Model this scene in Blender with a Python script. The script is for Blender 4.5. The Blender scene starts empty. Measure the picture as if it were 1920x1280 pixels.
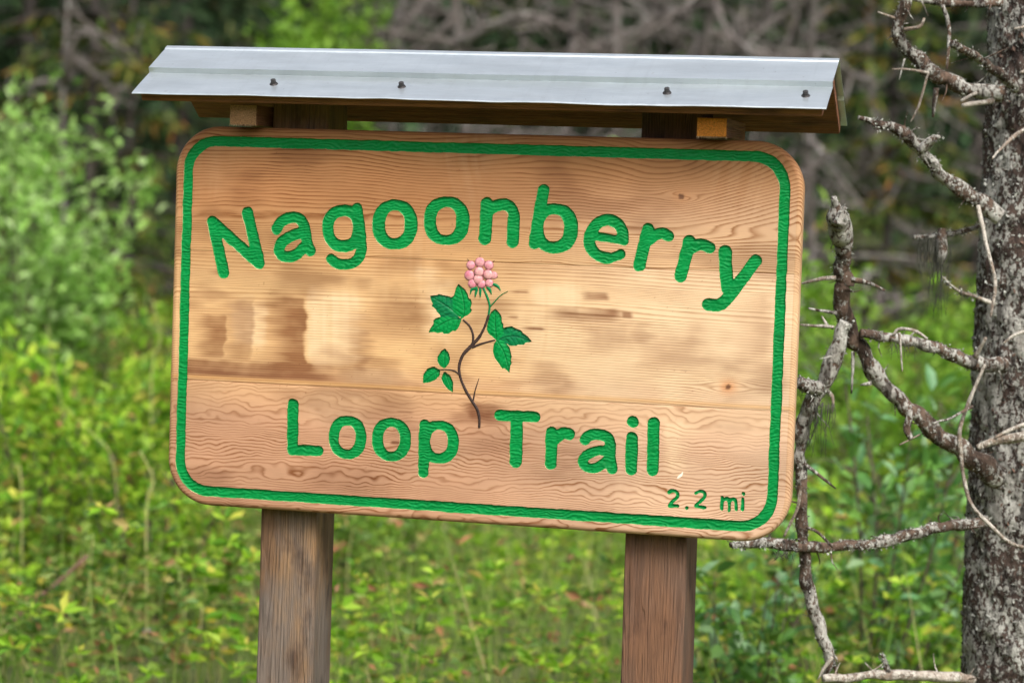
import bpy, bmesh, math, random
import numpy as np
from mathutils import Vector, Matrix

scene = bpy.context.scene
col = scene.collection
random.seed(7)
rng = np.random.default_rng(11)

# ------------------------------------------------------------------ camera
Z0 = 1.35                                   # height of the sign board's centre above the ground
CAM_R = np.array([[0.9688839, 0.2450496, 0.0348517], [0.0467366, -0.0428515, -0.9979877], [-0.2430631, 0.9685631, -0.0529709]])
CAM_C = np.array([1.15848, -4.32184, 0.21685 + Z0])
FPX = 4533.0                                # focal length in pixels of the 1920 px wide frame
cam_data = bpy.data.cameras.new('camera')
cam = bpy.data.objects.new('camera', cam_data)
col.objects.link(cam)
cam_data.sensor_width = 36.0
cam_data.lens = FPX * 36.0 / 1920.0
cam_data.clip_start = 0.05
cam_data.clip_end = 600.0
cam_data.dof.use_dof = True
cam_data.dof.focus_distance = 4.50
cam_data.dof.aperture_fstop = 3.2
M = Matrix(((CAM_R[0][0], -CAM_R[1][0], -CAM_R[2][0], CAM_C[0]),
            (CAM_R[0][1], -CAM_R[1][1], -CAM_R[2][1], CAM_C[1]),
            (CAM_R[0][2], -CAM_R[1][2], -CAM_R[2][2], CAM_C[2]),
            (0, 0, 0, 1)))
cam.matrix_world = M
scene.camera = cam

# ------------------------------------------------------------------ sky, sun, exposure
SUN_EL, SUN_AZ = math.radians(48), math.radians(145)     # azimuth measured from +Y towards +X
world = bpy.data.worlds.new('World')
scene.world = world
world.use_nodes = True
wn = world.node_tree
bg = wn.nodes['Background']
sky = wn.nodes.new('ShaderNodeTexSky')
sky.sky_type = 'NISHITA'
sky.sun_disc = False
sky.sun_elevation = SUN_EL
sky.sun_rotation = SUN_AZ
sky.air_density = 1.0
sky.dust_density = 4.0
hsv = wn.nodes.new('ShaderNodeHueSaturation')            # thin overcast: a paler, whiter sky
hsv.inputs['Saturation'].default_value = 0.35
wn.links.new(sky.outputs[0], hsv.inputs['Color'])
wn.links.new(hsv.outputs[0], bg.inputs['Color'])
bg.inputs['Strength'].default_value = 0.115
sun_data = bpy.data.lights.new('sun', 'SUN')
sun_data.energy = 1.5
sun_data.angle = math.radians(22)
sun_data.color = (1.0, 0.975, 0.94)
sun = bpy.data.objects.new('sun', sun_data)
col.objects.link(sun)
sd = Vector((math.sin(SUN_AZ) * math.cos(SUN_EL), math.cos(SUN_AZ) * math.cos(SUN_EL), math.sin(SUN_EL)))
sun.rotation_euler = (-sd).to_track_quat('-Z', 'Y').to_euler()
sun.location = sd * 30
vs = scene.view_settings
vs.view_transform = 'Standard'
vs.look = 'None'
vs.exposure = 1.12
vs.gamma = 1.0
vs.use_curve_mapping = False
scene.cycles.use_denoising = True
scene.cycles.max_bounces = 6
scene.cycles.transparent_max_bounces = 4
scene.cycles.caustics_reflective = False
scene.cycles.caustics_refractive = False

# ------------------------------------------------------------------ helpers
def at(u, v, Y):
    """a point of the scene at depth Y (metres behind the board) from a sight line"""
    d = CAM_R.T @ np.array([(u - 960) / FPX, (v - 640) / FPX, 1.0])
    return CAM_C + d * (Y - CAM_C[1]) / d[1]

def tag(o, label=None, cat=None, group=None, kind=None):
    if label: o['label'] = label
    if cat: o['category'] = cat
    if group: o['group'] = group
    if kind: o['kind'] = kind
    return o

def empty(name, loc=(0, 0, 0), rz=0.0, parent=None):
    o = bpy.data.objects.new(name, None)
    o.empty_display_size = 0.1
    o.location = loc
    o.rotation_euler = (0, 0, rz)
    o.parent = parent
    col.objects.link(o)
    return o

def link(name, me, mat=None, parent=None, loc=(0, 0, 0)):
    o = bpy.data.objects.new(name, me)
    if mat is not None and not me.materials: me.materials.append(mat)
    o.parent = parent
    o.location = loc
    col.objects.link(o)
    return o

def mesh(name, V, F, smooth=False, mats=(), attrs=None, mat_index=None):
    """V (n,3); F list of index lists or an (m,k) array"""
    me = bpy.data.meshes.new(name)
    V = np.asarray(V, dtype=np.float32)
    if isinstance(F, np.ndarray):
        m, k = F.shape
        me.vertices.add(len(V)); me.vertices.foreach_set('co', V.ravel())
        me.loops.add(m * k); me.loops.foreach_set('vertex_index', F.astype(np.int32).ravel())
        me.polygons.add(m)
        me.polygons.foreach_set('loop_start', np.arange(0, m * k, k, dtype=np.int32))
        me.update(calc_edges=True)
    else:
        me.from_pydata(V.tolist(), [], F)
    me.polygons.foreach_set('use_smooth', np.full(len(me.polygons), smooth))
    for m_ in mats: me.materials.append(m_)
    if mat_index is not None: me.polygons.foreach_set('material_index', np.asarray(mat_index, dtype=np.int32))
    for an, arr in (attrs or {}).items():
        arr = np.asarray(arr, dtype=np.float32)
        if arr.ndim == 1:
            a = me.attributes.new(an, 'FLOAT', 'POINT'); a.data.foreach_set('value', arr)
        else:
            a = me.attributes.new(an, 'FLOAT_COLOR', 'POINT')
            c4 = np.ones((len(arr), 4), dtype=np.float32); c4[:, :3] = arr
            a.data.foreach_set('color', c4.ravel())
    me.update()
    return me

def hash2(ix, iy, seed):
    h = (ix.astype(np.int64) * 374761393 + iy.astype(np.int64) * 668265263 + seed * 1442695041) & 0xffffffff
    h = ((h ^ (h >> 13)) * 1274126177) & 0xffffffff
    h = ((h ^ (h >> 16)) * 2246822519) & 0xffffffff
    return (h ^ (h >> 15)) / 4294967295.0

def vnoise(x, y, seed=0):
    """smooth value noise, -1 to 1"""
    x = np.asarray(x, float); y = np.asarray(y, float)
    ix = np.floor(x); iy = np.floor(y)
    fx = x - ix; fy = y - iy
    fx = fx * fx * (3 - 2 * fx); fy = fy * fy * (3 - 2 * fy)
    a = hash2(ix, iy, seed); b = hash2(ix + 1, iy, seed); c = hash2(ix, iy + 1, seed); d = hash2(ix + 1, iy + 1, seed)
    return 2 * ((a * (1 - fx) + b * fx) * (1 - fy) + (c * (1 - fx) + d * fx) * fy) - 1

def fbm(x, y, seed=0, oct=4):
    s = 0; a = 1.0; t = 0
    for k in range(oct):
        s = s + a * vnoise(np.asarray(x) * 2 ** k + 17.3 * k, np.asarray(y) * 2 ** k - 9.1 * k, seed + k); t += a; a *= 0.5
    return s / t

def sstep(a, b, x):
    t = np.clip((x - a) / (b - a), 0, 1)
    return t * t * (3 - 2 * t)

def catmull(P, n):
    """resample a polyline smoothly to n points; P (k, dims)"""
    P = np.asarray(P, float)
    if len(P) == 2:
        t = np.linspace(0, 1, n)[:, None]
        return P[0] * (1 - t) + P[1] * t
    Q = np.vstack([2 * P[0] - P[1], P, 2 * P[-1] - P[-2]])
    L = np.r_[0, np.cumsum(np.linalg.norm(np.diff(P[:, :3], axis=0), axis=1))]
    s = np.linspace(0, L[-1], n)
    i = np.clip(np.searchsorted(L, s, side='right') - 1, 0, len(P) - 2)
    t = ((s - L[i]) / np.maximum(L[i + 1] - L[i], 1e-9))[:, None]
    p0, p1, p2, p3 = Q[i], Q[i + 1], Q[i + 2], Q[i + 3]
    return 0.5 * (2 * p1 + (p2 - p0) * t + (2 * p0 - 5 * p1 + 4 * p2 - p3) * t ** 2 + (3 * p1 - p0 - 3 * p2 + p3) * t ** 3)

def tube_arrays(P, R, sides=8, step=0.02, rough=0.0, seed=0, base=0):
    """a tapered tube along P with radii R -> V, F (quads, closed by a tip ring)"""
    P = np.asarray(P, float); R = np.asarray(R, float)
    PR = np.hstack([P, R[:, None]])
    L = np.linalg.norm(np.diff(P, axis=0), axis=1).sum()
    n = max(3, int(L / step) + 1)
    PR = catmull(PR, n)
    C, r = PR[:, :3], np.maximum(PR[:, 3], 0.0004)
    T = np.gradient(C, axis=0); T /= np.linalg.norm(T, axis=1)[:, None] + 1e-12
    up = np.array([0.31, 0.2, 0.93]); 
    if abs(T[0] @ up) > 0.9: up = np.array([0.9, 0.3, 0.1])
    A = np.cross(T, up); A /= np.linalg.norm(A, axis=1)[:, None]
    B = np.cross(T, A)
    th = np.linspace(0, 2 * math.pi, sides, endpoint=False)
    rr = np.repeat(r[:, None], sides, 1)
    if rough:
        s = np.arange(n)[:, None] * (L / n)
        q = fbm(np.cos(th)[None] * 1.3 + s / 0.05, np.sin(th)[None] * 1.3 + s * 7 + seed, seed, 3)
        rr = rr * (1 + rough * q)
    V = C[:, None] + rr[..., None] * (np.cos(th)[None, :, None] * A[:, None] + np.sin(th)[None, :, None] * B[:, None])
    V = np.vstack([V.reshape(-1, 3), C[0], C[-1]])
    i = np.arange(n - 1)[:, None] * sides; j = np.arange(sides)[None]; k = (j + 1) % sides
    F = np.stack([i + j, i + k, i + sides + k, i + sides + j], -1).reshape(-1, 4)
    j = np.arange(sides); k = (j + 1) % sides
    c0 = np.stack([np.full(sides, n * sides), np.full(sides, n * sides), k, j], -1)
    F = F.tolist() + [[n * sides, int(b), int(a)] for a, b in zip(j, k)] + [[n * sides + 1, int((n - 1) * sides + a), int((n - 1) * sides + b)] for a, b in zip(j, k)]
    return V, F

def join(parts):
    Vs, Fs, o = [], [], 0
    for V, F in parts:
        Vs.append(np.asarray(V, float)); Fs += [[i + o for i in f] for f in (F.tolist() if isinstance(F, np.ndarray) else F)]; o += len(V)
    return np.vstack(Vs), Fs

def box_arrays(x0, x1, y0, y1, z0, z1):
    V = [(x, y, z) for x in (x0, x1) for y in (y0, y1) for z in (z0, z1)]
    return np.array(V), [[0, 1, 3, 2], [4, 6, 7, 5], [0, 4, 5, 1], [2, 3, 7, 6], [0, 2, 6, 4], [1, 5, 7, 3]]

def bevel_box(name, x0, x1, y0, y1, z0, z1, bev=0.003, cuts=0, wob=0.0, seed=0):
    bm = bmesh.new()
    V, F = box_arrays(x0, x1, y0, y1, z0, z1)
    vs_ = [bm.verts.new(v) for v in V]
    for f in F: bm.faces.new([vs_[i] for i in f])
    bm.normal_update()
    bmesh.ops.recalc_face_normals(bm, faces=bm.faces)
    if cuts:
        ez = [e for e in bm.edges if abs(e.verts[0].co.z - e.verts[1].co.z) > 0.5 * (z1 - z0)] if (z1 - z0) > (x1 - x0) else [e for e in bm.edges if abs(e.verts[0].co.x - e.verts[1].co.x) > 0.5 * (x1 - x0)]
        bmesh.ops.subdivide_edges(bm, edges=ez, cuts=cuts, use_grid_fill=True)
    bmesh.ops.bevel(bm, geom=[e for e in bm.edges if len(e.link_faces) == 2 and e.calc_face_angle(0) > 0.6], offset=bev, segments=3, affect='EDGES', profile=0.5)
    if wob:
        for v in bm.verts:
            n = wob * float(vnoise(v.co.z * 6 + v.co.x * 9, v.co.y * 9, seed)); m = wob * float(vnoise(v.co.z * 5 + 50, v.co.x * 9 + v.co.y * 9, seed + 3))
            v.co.x += n; v.co.y += m
    me = bpy.data.meshes.new(name); bm.to_mesh(me); bm.free()
    return me

# ------------------------------------------------------------------ materials
class N:
    """a small node-graph writer"""
    def __init__(self, name):
        self.m = bpy.data.materials.new(name); self.m.use_nodes = True
        self.t = self.m.node_tree; self.b = self.t.nodes['Principled BSDF']; self.out = self.t.nodes['Material Output']
    def n(self, typ, **kw):
        x = self.t.nodes.new(typ)
        for k, v in kw.items():
            if k in x.inputs: self.put(x.inputs[k], v)
            else: setattr(x, k, v)
        return x
    def put(self, sock, v):
        if hasattr(v, 'is_output'): self.t.links.new(v, sock)
        else:
            if isinstance(v, tuple) and len(v) == 3 and sock.type == 'RGBA': v = (*v, 1)
            sock.default_value = v
    def math(self, op, a, b=None, clamp=False):
        x = self.t.nodes.new('ShaderNodeMath'); x.operation = op; x.use_clamp = clamp
        self.put(x.inputs[0], a)
        if b is not None: self.put(x.inputs[1], b)
        return x.outputs[0]
    def mix(self, f, a, b, typ='MIX'):
        x = self.t.nodes.new('ShaderNodeMix'); x.data_type = 'RGBA'; x.blend_type = typ
        self.put(x.inputs[0], f); self.put(x.inputs[6], a); self.put(x.inputs[7], b)
        return x.outputs[2]
    def ramp(self, f, stops):
        x = self.t.nodes.new('ShaderNodeValToRGB'); self.put(x.inputs[0], f)
        e = x.color_ramp.elements
        while len(e) < len(stops): e.new(0.5)
        for s, (p, c) in zip(e, stops):
            s.position = p; s.color = (*c, 1) if isinstance(c, tuple) else (c, c, c, 1)
        return x.outputs[0]
    def rng(self, f, a, b, c=0.0, d=1.0):
        x = self.t.nodes.new('ShaderNodeMapRange'); self.put(x.inputs[0], f)
        for i, v in enumerate((a, b, c, d)): x.inputs[1 + i].default_value = v
        return x.outputs[0]
    def coords(self, scale=(1, 1, 1), kind='Object', rot=(0, 0, 0)):
        c = self.t.nodes.new('ShaderNodeTexCoord'); mp = self.t.nodes.new('ShaderNodeMapping')
        self.t.links.new(c.outputs[kind], mp.inputs[0]); mp.inputs['Scale'].default_value = scale; mp.inputs['Rotation'].default_value = rot
        return mp.outputs[0]
    def noise(self, vec, scale, detail=4.0, rough=0.55, dist=0.0):
        x = self.n('ShaderNodeTexNoise', Vector=vec, Scale=scale, Detail=detail, Roughness=rough, Distortion=dist)
        return x.outputs[0]
    def bump(self, h, strength, dist):
        x = self.n('ShaderNodeBump', Height=h, Strength=strength, Distance=dist)
        self.t.links.new(x.outputs[0], self.b.inputs['Normal'])
    def set(self, **kw):
        for k, v in kw.items(): self.put(self.b.inputs[k.replace('_', ' ')], v)
        return self.m

def attr(g, name, out):
    a = g.t.nodes.new('ShaderNodeAttribute'); a.attribute_name = name
    return a.outputs[out]

def mat_board():
    g = N('carved_cedar')
    c = attr(g, 'wood', 'Color'); r = attr(g, 'ring', 'Fac'); k = attr(g, 'contrast', 'Fac')
    v = g.coords((6, 60, 180))
    fib = g.noise(v, 4.0, 3.0, 0.6)
    r2 = g.math('ADD', r, g.math('MULTIPLY', g.math('SUBTRACT', fib, 0.5), 0.35))
    fr = g.math('FRACT', r2)
    late = g.math('MULTIPLY', g.rng(fr, 0.40, 0.80), g.rng(fr, 1.0, 0.82))
    late = g.math('POWER', late, 1.4)
    patch = g.rng(g.noise(g.coords((9, 9, 22)), 1.0, 3.0), 0.32, 0.68, 0.5, 1.3)
    amt = g.math('MULTIPLY', g.math('MULTIPLY', late, k), patch, True)
    dark = g.mix(1.0, c, (0.42, 0.27, 0.15), 'MULTIPLY')
    cc = g.mix(amt, c, dark)
    fine = g.rng(fib, 0.25, 0.75, 0.9, 1.1)
    cc = g.mix(1.0, cc, g.n('ShaderNodeCombineColor', Red=fine, Green=fine, Blue=fine).outputs[0], 'MULTIPLY')
    h = g.math('ADD', g.math('MULTIPLY', late, -0.5), g.math('MULTIPLY', fib, 0.7))
    g.bump(h, 0.08, 0.0003)
    return g.set(Base_Color=cc, Roughness=g.rng(fib, 0.2, 0.8, 0.55, 0.75), Specular_IOR_Level=0.22)

def mat_paint(name, c1, c2, rough=0.42):
    g = N(name)
    n1 = g.noise(g.coords((1, 1, 4)), 60, 4.0); n2 = g.noise(g.coords((1, 1, 1)), 420, 3.0)
    cc = g.mix(g.rng(n1, 0.3, 0.7), c1, c2)
    wear = g.rng(g.noise(g.coords((1, 1, 2)), 33, 5.0, 0.7), 0.60, 0.72)
    dirt = g.rng(g.noise(g.coords((1, 1, 1)), 18, 4.0, 0.7), 0.42, 0.30, 0.0, 0.35)
    cc = g.mix(dirt, cc, tuple(x * 0.45 + 0.008 for x in c1))
    cc = g.mix(g.math('MULTIPLY', wear, 0.35), cc, tuple(min(1, x * 1.25 + 0.03) for x in c2))
    cc = g.mix(1.0, cc, g.ramp(attr(g, 'tone', 'Fac'), [(0.0, 0.42), (1.0, 1.0)]), 'MULTIPLY')
    g.bump(n2, 0.25, 0.0006)
    return g.set(Base_Color=cc, Roughness=rough, Specular_IOR_Level=0.18)

def mat_timber(name, base, pale, grey, greyness, axis='Z', ring=95.0, dark=(0.35, 0.25, 0.2), gz=None):
    """sawn timber: grain lines along one axis, stains and weathering"""
    g = N(name)
    s = {'Z': (1, 1, 0.045), 'X': (0.045, 1, 1), 'Y': (1, 0.045, 1)}[axis]
    v = g.coords(s)
    w = g.noise(v, 14, 3.0, 0.5)
    sep = g.n('ShaderNodeSeparateXYZ', Vector=g.coords((1, 1, 1)))
    a = sep.outputs[{'Z': 0, 'X': 2, 'Y': 0}[axis]]; b = sep.outputs[{'Z': 1, 'X': 1, 'Y': 2}[axis]]
    d = g.math('ADD', g.math('MULTIPLY', a, ring * 1.0), g.math('MULTIPLY', b, ring * 0.63))
    fr = g.math('FRACT', g.math('ADD', d, g.math('MULTIPLY', w, 22.0)))
    late = g.math('MULTIPLY', g.rng(fr, 0.3, 0.9), g.rng(fr, 1.0, 0.9))
    fib = g.noise(v, 330, 3.0, 0.6)
    big = g.noise(g.coords({'Z': (9, 9, 3.2), 'X': (3, 9, 9), 'Y': (9, 3, 9)}[axis]), 1.0, 4.0, 0.6)
    cc = g.mix(g.rng(big, 0.35, 0.65), base, pale)
    if greyness:
        gm = g.rng(g.noise(g.coords((16, 16, 5)), 1.0, 5.0, 0.65), 0.32, 0.68, -0.75, 0.65)
        if gz is not None: gm = g.math('ADD', gm, g.rng(sep.outputs[2], gz[0], gz[1], 0.0, 1.0))
        else: gm = g.math('ADD', gm, 0.4)
        cc = g.mix(g.math('MULTIPLY', g.math('MAXIMUM', g.math('MINIMUM', gm, 1.0), 0.0), greyness), cc, grey)
    cc = g.mix(g.math('MULTIPLY', g.math('MULTIPLY', late, g.rng(g.noise(g.coords((14, 14, 2.5)), 1.0, 3.0), 0.35, 0.65, 0.05, 0.9)), 0.6), cc, g.mix(1.0, cc, dark, 'MULTIPLY'))
    st = g.rng(g.noise(g.coords({'Z': (30, 30, 12), 'X': (8, 30, 30), 'Y': (30, 8, 30)}[axis]), 1.0, 3.0), 0.56, 0.72)
    cc = g.mix(g.math('MULTIPLY', st, 0.8), cc, g.mix(1.0, cc, (0.3, 0.24, 0.22), 'MULTIPLY'))
    f = g.rng(fib, 0.25, 0.75, 0.6, 1.35)
    cc = g.mix(1.0, cc, g.n('ShaderNodeCombineColor', Red=f, Green=f, Blue=f).outputs[0], 'MULTIPLY')
    g.bump(g.math('ADD', fib, g.math('MULTIPLY', late, -0.6)), 0.8, 0.003)
    return g.set(Base_Color=cc, Roughness=0.78)

def mat_endgrain(name, c):
    g = N(name)
    n = g.noise(g.coords((1, 1, 1)), 350, 4.0, 0.7)
    cc = g.mix(g.rng(n, 0.3, 0.7), tuple(x * 0.55 for x in c), tuple(min(1, x * 1.3) for x in c))
    g.bump(n, 1.0, 0.004)
    return g.set(Base_Color=cc, Roughness=0.9)

def mat_metal():
    g = N('galvanised_steel')
    n = g.noise(g.coords((1.5, 6, 6)), 5, 4.0, 0.6); n2 = g.noise(g.coords((1, 1, 1)), 130, 2.0)
    sp = g.rng(g.noise(g.coords((1, 1, 1)), 90, 2.0), 0.72, 0.76)
    cc = g.mix(g.rng(n, 0.3, 0.7), (0.54, 0.59, 0.62), (0.66, 0.71, 0.74))
    cc = g.mix(g.math('MULTIPLY', sp, 0.35), cc, (0.25, 0.26, 0.25))
    rust = g.rng(g.noise(g.coords((1, 1, 1)), 26, 4.0, 0.7), 0.68, 0.75)
    cc = g.mix(g.math('MULTIPLY', rust, 0.25), cc, (0.27, 0.22, 0.16))
    streak = g.rng(g.noise(g.coords((60, 2, 2)), 1.0, 3.0), 0.55, 0.75)
    cc = g.mix(g.math('MULTIPLY', streak, 0.16), cc, (0.34, 0.37, 0.38))
    blotch = g.rng(g.noise(g.coords((3, 8, 8)), 2.2, 4.0, 0.65), 0.48, 0.66)
    cc = g.mix(g.math('MULTIPLY', blotch, 0.3), cc, (0.48, 0.51, 0.52))
    g.bump(n, 0.2, 0.008)
    return g.set(Base_Color=cc, Metallic=0.8, Roughness=g.rng(n2, 0.3, 0.7, 0.30, 0.42))

def mat_plain(name, c, rough=0.6, metal=0.0, var=0.25, scale=80):
    g = N(name)
    n = g.noise(g.coords((1, 1, 1)), scale, 3.0)
    cc = g.mix(g.rng(n, 0.3, 0.7), tuple(x * (1 - var) for x in c), tuple(min(1, x * (1 + var)) for x in c))
    return g.set(Base_Color=cc, Roughness=rough, Metallic=metal)

def mat_leaf(name, stops, trans=0.35, rough=0.5, spec=0.3):
    """foliage: every leaf takes its own colour from the ramp; some light passes through"""
    g = N(name)
    geo = g.n('ShaderNodeNewGeometry')
    cc = g.ramp(geo.outputs['Random Per Island'], stops)
    n = g.noise(g.coords((1, 1, 1)), 2.2, 2.0)
    f = g.rng(n, 0.3, 0.7, 0.72, 1.22)
    cc = g.mix(1.0, cc, g.n('ShaderNodeCombineColor', Red=f, Green=f, Blue=f).outputs[0], 'MULTIPLY')
    g.set(Base_Color=cc, Roughness=rough, Specular_IOR_Level=spec)
    tr = g.n('ShaderNodeBsdfTranslucent', Color=cc)
    mx = g.n('ShaderNodeMixShader'); mx.inputs[0].default_value = trans
    g.t.links.new(g.b.outputs[0], mx.inputs[1]); g.t.links.new(tr.outputs[0], mx.inputs[2])
    g.t.links.new(mx.outputs[0], g.out.inputs[0])
    return g.m

def mat_bark(name, dark, mid, lichen, amount=0.5, scale=1.0, warm=(0.16, 0.09, 0.06)):
    g = N(name)
    v = g.coords((scale, scale, scale * 0.6))
    fis = g.noise(g.coords((scale * 1.5, scale * 1.5, scale * 0.3)), 30, 4.0, 0.6)
    n1 = g.noise(v, 34, 5.0, 0.65, 0.3); n2 = g.noise(v, 105, 4.0, 0.65); n3 = g.noise(v, 8, 4.0, 0.65); n4 = g.noise(v, 240, 3.0, 0.6)
    cc = g.mix(g.rng(n1, 0.35, 0.62), dark, mid)
    cc = g.mix(g.rng(n3, 0.55, 0.75, 0.0, 0.55), cc, warm)
    lim = g.math('ADD', g.math('MULTIPLY', n2, 0.5), g.math('MULTIPLY', n3, 0.5))
    lm = g.rng(g.math('ADD', lim, g.math('MULTIPLY', g.math('SUBTRACT', n4, 0.5), 0.22)), 0.60 - 0.16 * amount, 0.64 - 0.16 * amount)
    lc = g.mix(g.rng(n4, 0.3, 0.7), tuple(x * 0.62 for x in lichen), lichen)
    cc = g.mix(g.math('MULTIPLY', lm, g.rng(n1, 0.3, 0.6, 0.35, 0.95)), cc, lc)
    cc = g.mix(g.rng(fis, 0.44, 0.36, 0.0, 0.8), cc, dark)
    g.bump(g.math('ADD', g.math('MULTIPLY', n2, 1.0), g.math('ADD', g.math('MULTIPLY', n4, 0.5), g.math('MULTIPLY', lm, 0.4))), 0.9, 0.006)
    return g.set(Base_Color=cc, Roughness=0.9, Specular_IOR_Level=0.2)
LETTERS=[('N',[('S',0.02246,[(-0.52129,0.18032),(-0.49575,0.08547)]),('S',0.02208,[(-0.52129,0.18032),(-0.42586,0.10568)]),('S',0.02246,[(-0.45127,0.19979),(-0.42466,0.10573)])]),('a',[('S',0.02132,[(-0.39227,0.17121),(-0.3837,0.18434),(-0.36703,0.19321),(-0.35113,0.19376),(-0.33989,0.18436),(-0.33439,0.16762),(-0.32971,0.1452),(-0.32336,0.13283)]),('S',0.02132,[(-0.34035,0.16741),(-0.35803,0.16074),(-0.3698,0.15466),(-0.38147,0.14518),(-0.38604,0.13179),(-0.37873,0.12168),(-0.3647,0.11976),(-0.34899,0.12658),(-0.33743,0.13832)])]),('g',[('S',0.02208,[(-0.2297,0.17828),(-0.23465,0.19738),(-0.24382,0.20736),(-0.26084,0.21034),(-0.27821,0.20526),(-0.28863,0.19177),(-0.2901,0.17615),(-0.28622,0.15995),(-0.27534,0.14721),(-0.25866,0.14389),(-0.24188,0.14845),(-0.23244,0.16003),(-0.2297,0.17828)]),('S',0.02017,[(-0.23387,0.21536),(-0.22717,0.17893),(-0.22299,0.14166),(-0.22826,0.12273),(-0.2407,0.11251),(-0.25735,0.10998),(-0.27123,0.11207),(-0.2817,0.11824)])]),('o',[('R',(-0.1591,0.18786),0.04383,0.04606,(-0.1591,0.18805),0.01884,0.02607)]),('o',[('R',(-0.05927,0.19802),0.04383,0.0451,(-0.05983,0.19745),0.01961,0.02645)]),('n',[('S',0.0236,[(0.01682,0.23276),(0.01677,0.19124),(0.0153,0.16792)]),('S',0.02132,[(0.01957,0.21994),(0.0364,0.22971),(0.05154,0.23242),(0.06357,0.22564),(0.0694,0.21149),(0.06925,0.1894)]),('S',0.0236,[(0.0691,0.20412),(0.06862,0.16452)])]),('b',[('S',0.02189,[(0.12348,0.26054),(0.1149,0.20234),(0.11004,0.16267)]),('R',(0.14738,0.19155),0.04357,0.04552,(0.14546,0.1924),0.01954,0.02537)]),('e',[('S',0.02093,[(0.27576,0.17759),(0.27339,0.19116),(0.2647,0.20374),(0.24659,0.21086),(0.22745,0.2032),(0.21491,0.18451),(0.21268,0.1692),(0.21997,0.15348),(0.23516,0.14295),(0.2508,0.14066)]),('S',0.01776,[(0.2508,0.14066),(0.26459,0.14529),(0.27174,0.1489)]),('S',0.01554,[(0.21501,0.18177),(0.27824,0.17343)])]),('r',[('S',0.02252,[(0.32093,0.19587),(0.3148,0.16689),(0.30742,0.12994)]),('S',0.01982,[(0.32369,0.1763),(0.3356,0.18657),(0.34699,0.19015),(0.35899,0.18545)])]),('r',[('S',0.02303,[(0.39781,0.17636),(0.39172,0.1471),(0.38411,0.11358)]),('S',0.02024,[(0.40084,0.1632),(0.41395,0.17148),(0.42401,0.17153),(0.43558,0.16699)])]),('y',[('S',0.02338,[(0.46408,0.16062),(0.46534,0.14165),(0.46929,0.10542),(0.47052,0.09554)]),('S',0.02199,[(0.52003,0.14707),(0.48784,0.10039),(0.46888,0.07396),(0.45506,0.06409),(0.43664,0.06429)])]),('L',[('S',0.0217,[(-0.34851,-0.1583),(-0.34718,-0.24408)]),('S',0.01979,[(-0.34718,-0.24408),(-0.29576,-0.24357)])]),('o',[('R',(-0.23862,-0.21475),0.03672,0.04054,(-0.23941,-0.21498),0.01672,0.02303)]),('o',[('R',(-0.15252,-0.21401),0.03806,0.04054,(-0.15234,-0.21344),0.01653,0.02379)]),('p',[('S',0.02017,[(-0.08863,-0.18303),(-0.08829,-0.27225)]),('R',(-0.05886,-0.21337),0.03691,0.03997,(-0.05968,-0.2121),0.01711,0.02265)]),('T',[('S',0.02017,[(0.05466,-0.15702),(0.12229,-0.15667)]),('S',0.02322,[(0.08827,-0.16261),(0.08881,-0.2409)])]),('r',[('S',0.02208,[(0.15495,-0.1839),(0.15575,-0.21622),(0.15516,-0.24124)]),('S',0.0217,[(0.16067,-0.1956),(0.17537,-0.18405),(0.18858,-0.18405)])]),('a',[('S',0.02017,[(0.21846,-0.19287),(0.2235,-0.18687),(0.2346,-0.18256),(0.24865,-0.18232),(0.26103,-0.18806),(0.26619,-0.20063),(0.26695,-0.22081),(0.26937,-0.23538),(0.2708,-0.24339)]),('S',0.01827,[(0.26003,-0.2111),(0.24415,-0.21202),(0.2284,-0.21754),(0.21693,-0.22743),(0.21596,-0.23671),(0.22659,-0.24456),(0.23971,-0.24378),(0.25252,-0.23546),(0.26342,-0.22654)])]),('i',[('S',0.02208,[(0.30606,-0.18459),(0.30641,-0.24236)]),('S',0.02208,[(0.30645,-0.15579),(0.30654,-0.15579)])]),('l',[('S',0.0217,[(0.34524,-0.15548),(0.34633,-0.24144)])]),('2',[('S',0.00613,[(0.37823,-0.28025),(0.38292,-0.2769),(0.3896,-0.277),(0.3944,-0.28178),(0.39263,-0.289),(0.38472,-0.29662),(0.37966,-0.30386),(0.38011,-0.30474),(0.39547,-0.30387)])]),('.',[('S',0.00677,[(0.41206,-0.30627),(0.41211,-0.30626)])]),('2',[('S',0.00592,[(0.42755,-0.2787),(0.43303,-0.27532),(0.44016,-0.27487),(0.44441,-0.27917),(0.44314,-0.28583),(0.43579,-0.29339),(0.42944,-0.3009),(0.42999,-0.30188),(0.44506,-0.30345)])]),('m',[('S',0.00634,[(0.47615,-0.28376),(0.47645,-0.30398)]),('S',0.00571,[(0.47737,-0.28874),(0.48432,-0.28477),(0.48867,-0.28702),(0.48974,-0.30617)]),('S',0.00571,[(0.48952,-0.28798),(0.49751,-0.28495),(0.50124,-0.28926),(0.50232,-0.30354)])]),('i',[('S',0.00613,[(0.51387,-0.28362),(0.51393,-0.3028)]),('S',0.00698,[(0.51451,-0.27429),(0.51456,-0.27429)])])]
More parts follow.
